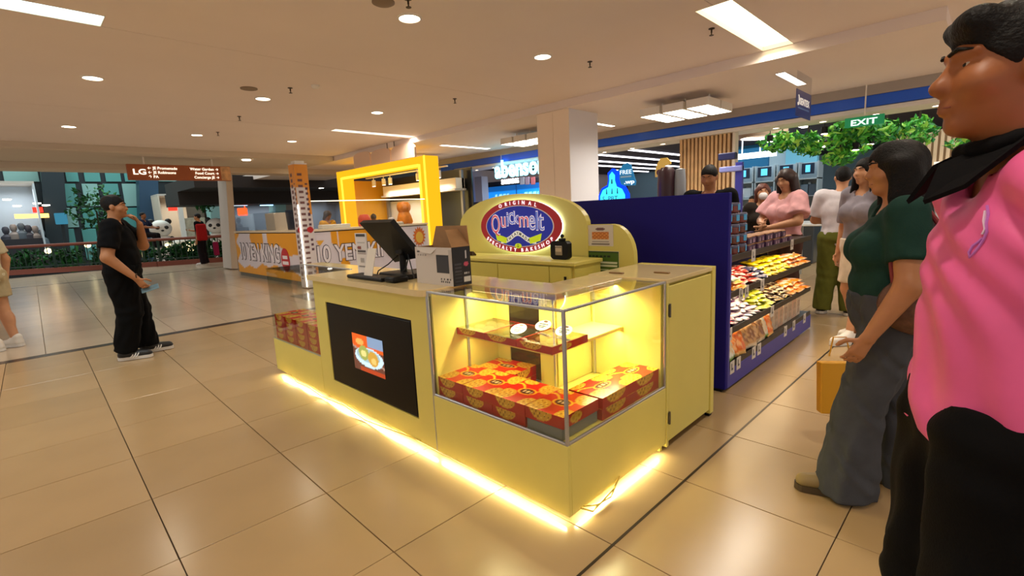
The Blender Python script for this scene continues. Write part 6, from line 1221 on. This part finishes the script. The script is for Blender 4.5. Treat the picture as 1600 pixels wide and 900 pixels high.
IMG_L = math.atan2(math.cos(YAW), -math.sin(YAW)) - PI/2       # heading (as turn of +Y) that faces image-left
# man in black, left
o, j, hp, kd = person('man in a black polo shirt and black trousers holding a phone, hand at his mouth', (.70, 6.22, 0), IMG_L+PI+.5, 1.64, TAN,
    J={'elR': (.165, -.03, .635), 'wrR': (.15, .085, .50), 'hdR': (-.1, .5, -.85), 'nrR': (-.8, .3, 0), 'elL': (-.15, .10, .685), 'wrL': (-.04, .118, .822), 'hdL': (.36, -.35, .85), 'nrL': (.3, -.9, -.2), 'anL': (-.065, .05, .045), 'toeL': (-.08, .16, .015), 'knL': (-.065, .03, .285), 'anR': (.07, -.04, .045), 'toeR': (.085, .07, .015)},
    b=1.22, fat=.02, top={'mat': cloth('black', '#08080a'), 'sleeve': .72, 'hem': .47, 'flare': 1.05, 'fold': .002}, bottom={'mat': cloth('black_trouser', '#060607'), 'r': (.062, .05, .046), 'fold': .004, 'drop': -.005}, shoes='#141416', head=(.0, -.04, 0), res=.012, fine=.0075, curl={'R': 1.2, 'L': 1.3})
sh = [c for c in o.children if c.name.startswith('shoe')][0]
for s_ in 'LR':
    a = j['an'+s_]; to = j['toe'+s_]; f = (to-a)*np.array([1, 1, 0]); f /= np.linalg.norm(f); n_ = np.array([-f[1], f[0], 0])
    for k in range(3):
        c = a*np.array([1, 1, 0])+f*(.03+.022*k)
        for sd in (-1, 1):
            b = MB(); b.tube([c+n_*sd*.056+np.array([0, 0, .028])-f*.012+f*.03, c+n_*sd*.052+f*.036+np.array([0, 0, .045]), c+n_*sd*.036+f*.044+np.array([0, 0, .066])], .006, 6)
            obj('white_stripe', b, mat('stripe_white', '#e8e6e2', .5), [q for q in o.children if q.name.startswith('shoe')][0 if s_ == 'L' else -1])
b = MB(); b.box(-.04, .04, -.075, .075, -.005, .005, .003); ph = obj('smartphone', b, mat('phone_teal', '#6f8a94', .3), None); wr = Vector(j['wrR']); mw = Matrix.Translation(o.location) @ Matrix.Rotation(o.rotation_euler.z, 4, 'Z'); ph.location = mw @ (wr+Vector((-.045, .09, -.115))); ph.rotation_euler = (.3, .5, o.rotation_euler.z+.2); tag(ph, 'pale blue-grey smartphone held in the black shirted man\'s lowered hand', 'phone')
b = MB(); b.tube([j['wrR']+np.array([.026*math.cos(a), .006, .02+.026*math.sin(a)]) for a in np.linspace(0, 2*PI, 16, endpoint=False)], .005, 6, True); obj('bracelet', b, brass, o, True)
# woman at the left edge, walking out of the frame
person('passer-by at the left edge in a cream shirt, beige shorts and white shoes', (-.29, 8.02, 0), IMG_L+.3, 1.6, LGT, J={'knR': (.06, -.01, .285), 'anR': (.06, -.05, .05), 'toeR': (.065, .04, .015), 'knL': (-.06, .03, .285), 'anL': (-.06, -.0, .045), 'elR': (.16, -.03, .64), 'wrR': (.16, -.01, .5)}, b=1.05, female=True, top={'mat': cloth('cream', '#cfc6a8'), 'sleeve': .75, 'hem': .49}, bottom={'mat': cloth('beige_shorts', '#b3a27e'), 'kind': 'shorts', 'len': .62, 'r': (.062, .06, .05)}, shoes='#d8d2c8', hair='long', res=.014)
# man with red bag by the railing
person('man in a black shirt with a red panel and dark trousers standing by the railing', (4.25, 18.55, 0), IMG_L+.2, 1.70, TAN, J={'elR': (.13, .07, .66), 'wrR': (.1, .19, .68), 'hdR': (0, 1, .2)}, b=1.05, top={'mat': cloth('black', '#08080a'), 'sleeve': .8, 'hem': .46}, bottom={'mat': cloth('dark_trouser', '#191317'), 'r': (.056, .046, .046)}, shoes='#c9c2bc', res=.022)
c = at(316, 364, 'y', 18.4); b = MB(); b.box(c.x-.2, c.x+.1, 18.2, 18.3, .82, 1.36, .04); solo('red_bag', b, cloth('red', '#9a1c1c'), 'red cloth bag held in front of the man by the railing', 'bag'); c = at(338, 395, 'y', 18.4); b = MB(); b.box(c.x-.08, c.x+.08, 18.3, 18.4, .3, .75, .03); solo('magenta_bag', b, cloth('magenta', '#8a1c44'), 'dark magenta bag beside the legs of the man by the railing', 'bag')
person('seated person in dark clothes leaning over the railing left of the panda', (3.15, 20.95, .25), IMG_L+PI+.2, 1.6, BRN, J={'elR': (.14, .1, .68), 'wrR': (.08, .22, .66), 'hdR': (0, 1, -.2), 'elL': (-.14, .1, .68), 'wrL': (-.06, .22, .66), 'hdL': (0, 1, -.2), 'knR': (.07, .2, .5), 'knL': (-.07, .2, .5), 'anR': (.07, .22, .26), 'anL': (-.07, .22, .26), 'toeR': (.07, .3, .22), 'toeL': (-.07, .3, .22)}, top={'mat': cloth('navy', '#1a2038'), 'sleeve': .8, 'hem': .47}, bottom={'mat': cloth('dark_trouser', '#191317')}, res=.022)
# two workers in yellow at the pancake stand
YSH = cloth('worker_yellow', '#d89a18')
person('worker in a yellow shirt bending behind the stand counter near the banner post', (5.05, 10.9, 0), PI+.4, 1.5, BRN, b=1.1, top={'mat': YSH, 'sleeve': .8, 'hem': .46}, bottom={'mat': cloth('dark_trouser', '#191317')}, hair='bob', hairmat=mat('brown_hair', '#3a2a1e', .6), res=.022, head=(.3, -.5, 0)); person('worker in a yellow shirt with back bent inside the amber frame', (6.05, 10.6, 0), -.6, 1.46, BRN, b=1.25, J={'head': (0, .1, .88), 'neck': (0, .06, .81), 'chest': (0, .03, .715)}, top={'mat': YSH, 'sleeve': .8, 'hem': .46}, bottom={'mat': cloth('dark_trouser', '#191317')}, hair='bun', hairmat=MATS['brown_hair'], res=.022)
# people behind the partition and in the store
person('man in a black shirt looking down behind the navy partition', (5.0, 2.08, 0), IMG_L+.9, 1.66, TAN, head=(0, -.35, 0), b=1.18, top={'mat': cloth('black', '#08080a'), 'sleeve': .8, 'hem': .46}, bottom={'mat': cloth('dark_trouser', '#191317')}, res=.014)
person('dark haired person with lowered head left of the black shirted man', (5.45, 2.72, 0), IMG_L-.4, 1.6, BRN, head=(0, -.4, 0), female=True, hair='long', top={'mat': cloth('plum', '#3a2030'), 'sleeve': 1.6, 'hem': .46}, bottom={'mat': cloth('dark_trouser', '#191317')}, res=.014)
person('long haired woman in a pale pink blouse with puff sleeves beside the snack shelf', (5.85, 1.60, 0), IMG_L+.3, 1.6, LGT, J={'elR': (.15, .06, .66), 'wrR': (.03, .16, .64), 'hdR': (-.7, .7, 0), 'elL': (-.15, .06, .66), 'wrL': (-.02, .17, .62), 'hdL': (.7, .7, 0)}, b=1.1, female=True, hair='long', hairmat=mat('dark_brown_hair', '#2a1814', .5, noise=.3, nscale=40), head=(.15, -.3, 0), top={'mat': cloth('pink_blouse', '#d9a3a6'), 'sleeve': .75, 'flare': 1.45, 'hem': .47, 'fold': .003}, bottom={'mat': cloth('brown_skirt', '#4a342c')}, res=.013)
person('woman with reddish hair and a white face mask behind the pink bloused woman', (6.4, 2.02, 0), IMG_L+1.2, 1.48, LGT, female=True, hair='bob', hairmat=mat('auburn_hair', '#5a2a1c', .5), top={'mat': cloth('dark_jacket', '#2c2622'), 'sleeve': 1.8, 'hem': .47}, bottom={'mat': cloth('dark_trouser', '#191317')}, res=.016)
pm_ = bpy.context.scene.objects[[x.name for x in COL.objects if x.get('category') == 'person'][-1]]
b = MB(); b.sph((0, .088*.87+.012, 1.335), (.05, .04, .045), 14, 10); obj('face_mask', b, mat('mask_white', '#dcdce0', .7), pm_, True)
person('small person in a bright yellow shirt far behind the snack shelf', (7.9, 2.62, 0), IMG_L+.8, 1.36, TAN, top={'mat': cloth('bright_yellow', '#e0c41c'), 'sleeve': .8, 'hem': .46}, bottom={'mat': cloth('dark_trouser', '#191317')}, res=.02)
person('man in a white shirt and olive trousers beside the end of the snack shelf', (6.25, 1.18, 0), IMG_L+PI+.9, 1.60, LGT, J={'elR': (.15, .05, .65), 'wrR': (.06, .14, .62), 'hdR': (-.6, .8, 0), 'elL': (-.15, .05, .65), 'wrL': (-.05, .15, .63), 'hdL': (.6, .8, 0), 'anR': (.08, -.01, .045), 'anL': (-.08, .0, .045)}, head=(.3, .05, 0), b=1.12, fat=.01, top={'mat': cloth('white', '#d4cfd4'), 'sleeve': .8, 'hem': .47}, bottom={'mat': cloth('olive', '#666a2c'), 'r': (.06, .05, .046)}, shoes='#161412', res=.013)
person('woman in a grey shirt, cream skirt and white sneakers behind the green shirted woman', (5.2, .80, 0), IMG_L+.2, 1.60, LGT, J={'elR': (.15, -.03, .63), 'wrR': (.155, .0, .49), 'elL': (-.15, -.02, .635), 'wrL': (-.15, .03, .49), 'anL': (-.05, .1, .045), 'toeL': (-.05, .2, .015), 'knL': (-.05, .05, .285), 'anR': (.055, -.06, .05), 'toeR': (.055, .04, .015)}, b=1.1, female=True, hair='long', top={'mat': cloth('mauve_grey', '#8a848e'), 'sleeve': .85, 'hem': .50}, bottom={'mat': cloth('cream_skirt', '#d8cbb8'), 'kind': 'skirt', 'hem': .33}, shoes='#e4e0da', res=.012)
person('woman in a pale grey top between the green and the pink shirted people', (4.3, .17, 0), IMG_L+.5, 1.5, LGT, female=True, hair='long', hairmat=MATS['dark_brown_hair'], top={'mat': cloth('pale_grey', '#a7abb6'), 'sleeve': .8, 'hem': .47}, bottom={'mat': cloth('dark_trouser', '#191317')}, res=.014)
# woman in the dark green shirt and flared jeans
o, j, hp, kd = person('woman in a dark green shirt and flared jeans walking along the aisle', (2.51, .28, 0), IMG_L-.45, 1.50, TAN,
    J={'elR': (.15, -.05, .64), 'wrR': (.17, .0, .49), 'elL': (-.16, .0, .64), 'wrL': (-.155, .075, .50), 'hdL': (.1, .45, -.9), 'nrL': (.9, .1, 0), 'anL': (-.06, .09, .045), 'toeL': (-.065, .19, .015), 'knL': (-.06, .065, .285), 'anR': (.06, -.10, .05), 'toeR': (.065, .0, .015), 'knR': (.06, -.02, .285)},
    b=1.18, fat=.018, female=True, hair='long', head=(.0, -.08, 0), top={'mat': cloth('dark_green', '#1d3a33'), 'sleeve': .68, 'hem': .575, 'fold': .0012, 't': .008}, bottom={'mat': cloth('denim', '#45474c'), 'r': (.058, .044, .062), 'waist': .60, 'fold': .004, 'k': .01, 'drop': .035, 'seed': 8}, shoes='#8a7448', sole='#4a3a24', res=.0095, fine=.0065, curl=.8)
b = MB(); mw = Matrix.Translation(o.location) @ Matrix.Rotation(o.rotation_euler.z, 4, 'Z')
t = thing('shoulder_bag', 'brown leather shoulder bag hanging behind the green shirted woman', 'bag', mw @ Vector((-.2, -.06, .76)), o.rotation_euler.z)
b.sph((0, 0, .12), (.05, .15, .12), 18, 12); obj('bag_body', b, mat('brown_leather', '#5a3826', .45, noise=.3, nscale=40, bump=.3), t, True); b = MB(); b.tube([(0, -.1, .2), (0, -.06, .36), (.03, .02, .49), (.055, .055, .52), (.045, .09, .48), (0, .12, .33), (0, .1, .2)], .009, 8); obj('strap', b, mat('red_strap', '#7a1f28', .5), t, True)
b = MB(); b.box(-.03, .03, -.1, .1, 0, .27, .004); yb = solo('paper_bag', b, mat('yellow_paper', '#d89a1c', .6), 'yellow paper shopping bag beside the flared jeans', 'bag'); yb.location = (2.90, .50, .17); yb.rotation_euler = (0, .12, IMG_L-.2)
b = MB(); b.tube([(0, -.05, .3), (0, -.03, .4), (0, .03, .4), (0, .05, .3)], .004, 6); obj('handle', b, MATS['yellow_paper'], yb, True)
# man in the pink shirt, right foreground
o, j, hp, kd = person('man in a pink shirt with black collar and black trousers at the right edge', (1.242, -.045, 0), IMG_L-.4, 1.615, ('deep', '#9a5c34'),
    J={'elR': (.16, -.06, .64), 'wrR': (.17, -.02, .49), 'elL': (-.17, -.09, .645), 'wrL': (-.18, -.06, .5), 'head': (0, .03, .925), 'anL': (-.06, .03, .045), 'toeL': (-.07, .14, .015)}, b=.96, fat=.006,
    top={'mat': mat('cloth_pink', '#e8609c', .55, noise=.06, nscale=10), 'sleeve': .8, 'hem': .555, 'slant': -.45, 'drop': .098, 'flare': 1.15, 'fold': .0042, 't': .016, 'seed': 4}, bottom={'mat': cloth('black_trouser', '#060607'), 'r': (.075, .066, .064), 'fold': .003, 't': .014}, hair='short', head=(.0, .03, 0), res=.0085, fine=.005)
cm_ = cloth('black_collar', '#0d0c0e')
for sx in (-1, 1):
    q4 = [hp((sx*.05, -.03, -.105)), hp((sx*.012, .085, -.165)), hp((sx*.042, .112, -.232)), hp((sx*.08, .068, -.205)), hp((sx*.09, .0, -.132))]
    n_ = np.cross(q4[1]-q4[0], q4[4]-q4[0]); n_ = n_/np.linalg.norm(n_)*sx*-.008
    b = MB(); b.add(q4+[q+n_ for q in q4], [(0, 1, 2, 3, 4), (9, 8, 7, 6, 5)]+[(i, (i+1) % 5, (i+1) % 5+5, i+5) for i in range(5)]); obj('collar_flap', b, cm_, o)
P = [cap_(hp((.056*math.cos(a), -.012+.062*math.sin(a), -.118-.02*math.sin(a))), hp((.056*math.cos(a+.5), -.012+.062*math.sin(a+.5), -.118-.02*math.sin(a+.5))), .013, .013, .01) for a in np.arange(0, 2*PI, .5)]
linkmesh('collar', surf('collar', P, .006, cm_), o)
b = MB(); b.tube([hp((.05*math.cos(a), -.01+.06*math.sin(a)*1.0, -.115-.012*math.sin(a))) for a in np.linspace(0, 2*PI, 24, endpoint=False)], .003, 6, True); obj('neck_cord', b, mat('cord_black', '#0a0a0a', .6), o, True)

# embroidered motif on the pink shirt, laid on its surface
from mathutils.bvhtree import BVHTree
me = kd['shirt'].data; bv = BVHTree.FromPolygons([v.co[:] for v in me.vertices], [tuple(p.vertices) for p in me.polygons]); inv = (Matrix.Translation(o.location) @ Matrix.Rotation(o.rotation_euler.z, 4, 'Z')).inverted()
def stitch(pts, nm, m, r=.0022):
    out = []
    for px_, py_ in pts:
        d = fw*F_PX + r2*(px_-800) - u2*(py_-450); h_ = bv.ray_cast(inv @ Vector((0, 0, H_CAM)), (inv.to_3x3() @ d).normalized())
        if h_[0] is not None: out.append(h_[0]+h_[1]*.001)
    if len(out) > 2: b = MB(); b.tube(out, r, 6); obj(nm, b, m, o, True)
MAU = mat('embroidery_mauve', '#c070c8', .5); stitch([(1543, 322), (1545, 335), (1542, 350), (1543, 362), (1538, 374), (1530, 386), (1522, 396), (1516, 402), (1515, 394), (1521, 384), (1530, 378), (1536, 372)], 'embroidery', MAU); stitch([(1540, 330), (1538, 345), (1540, 358), (1536, 366)], 'embroidery', mat('embroidery_pale', '#e8c8e0', .5))
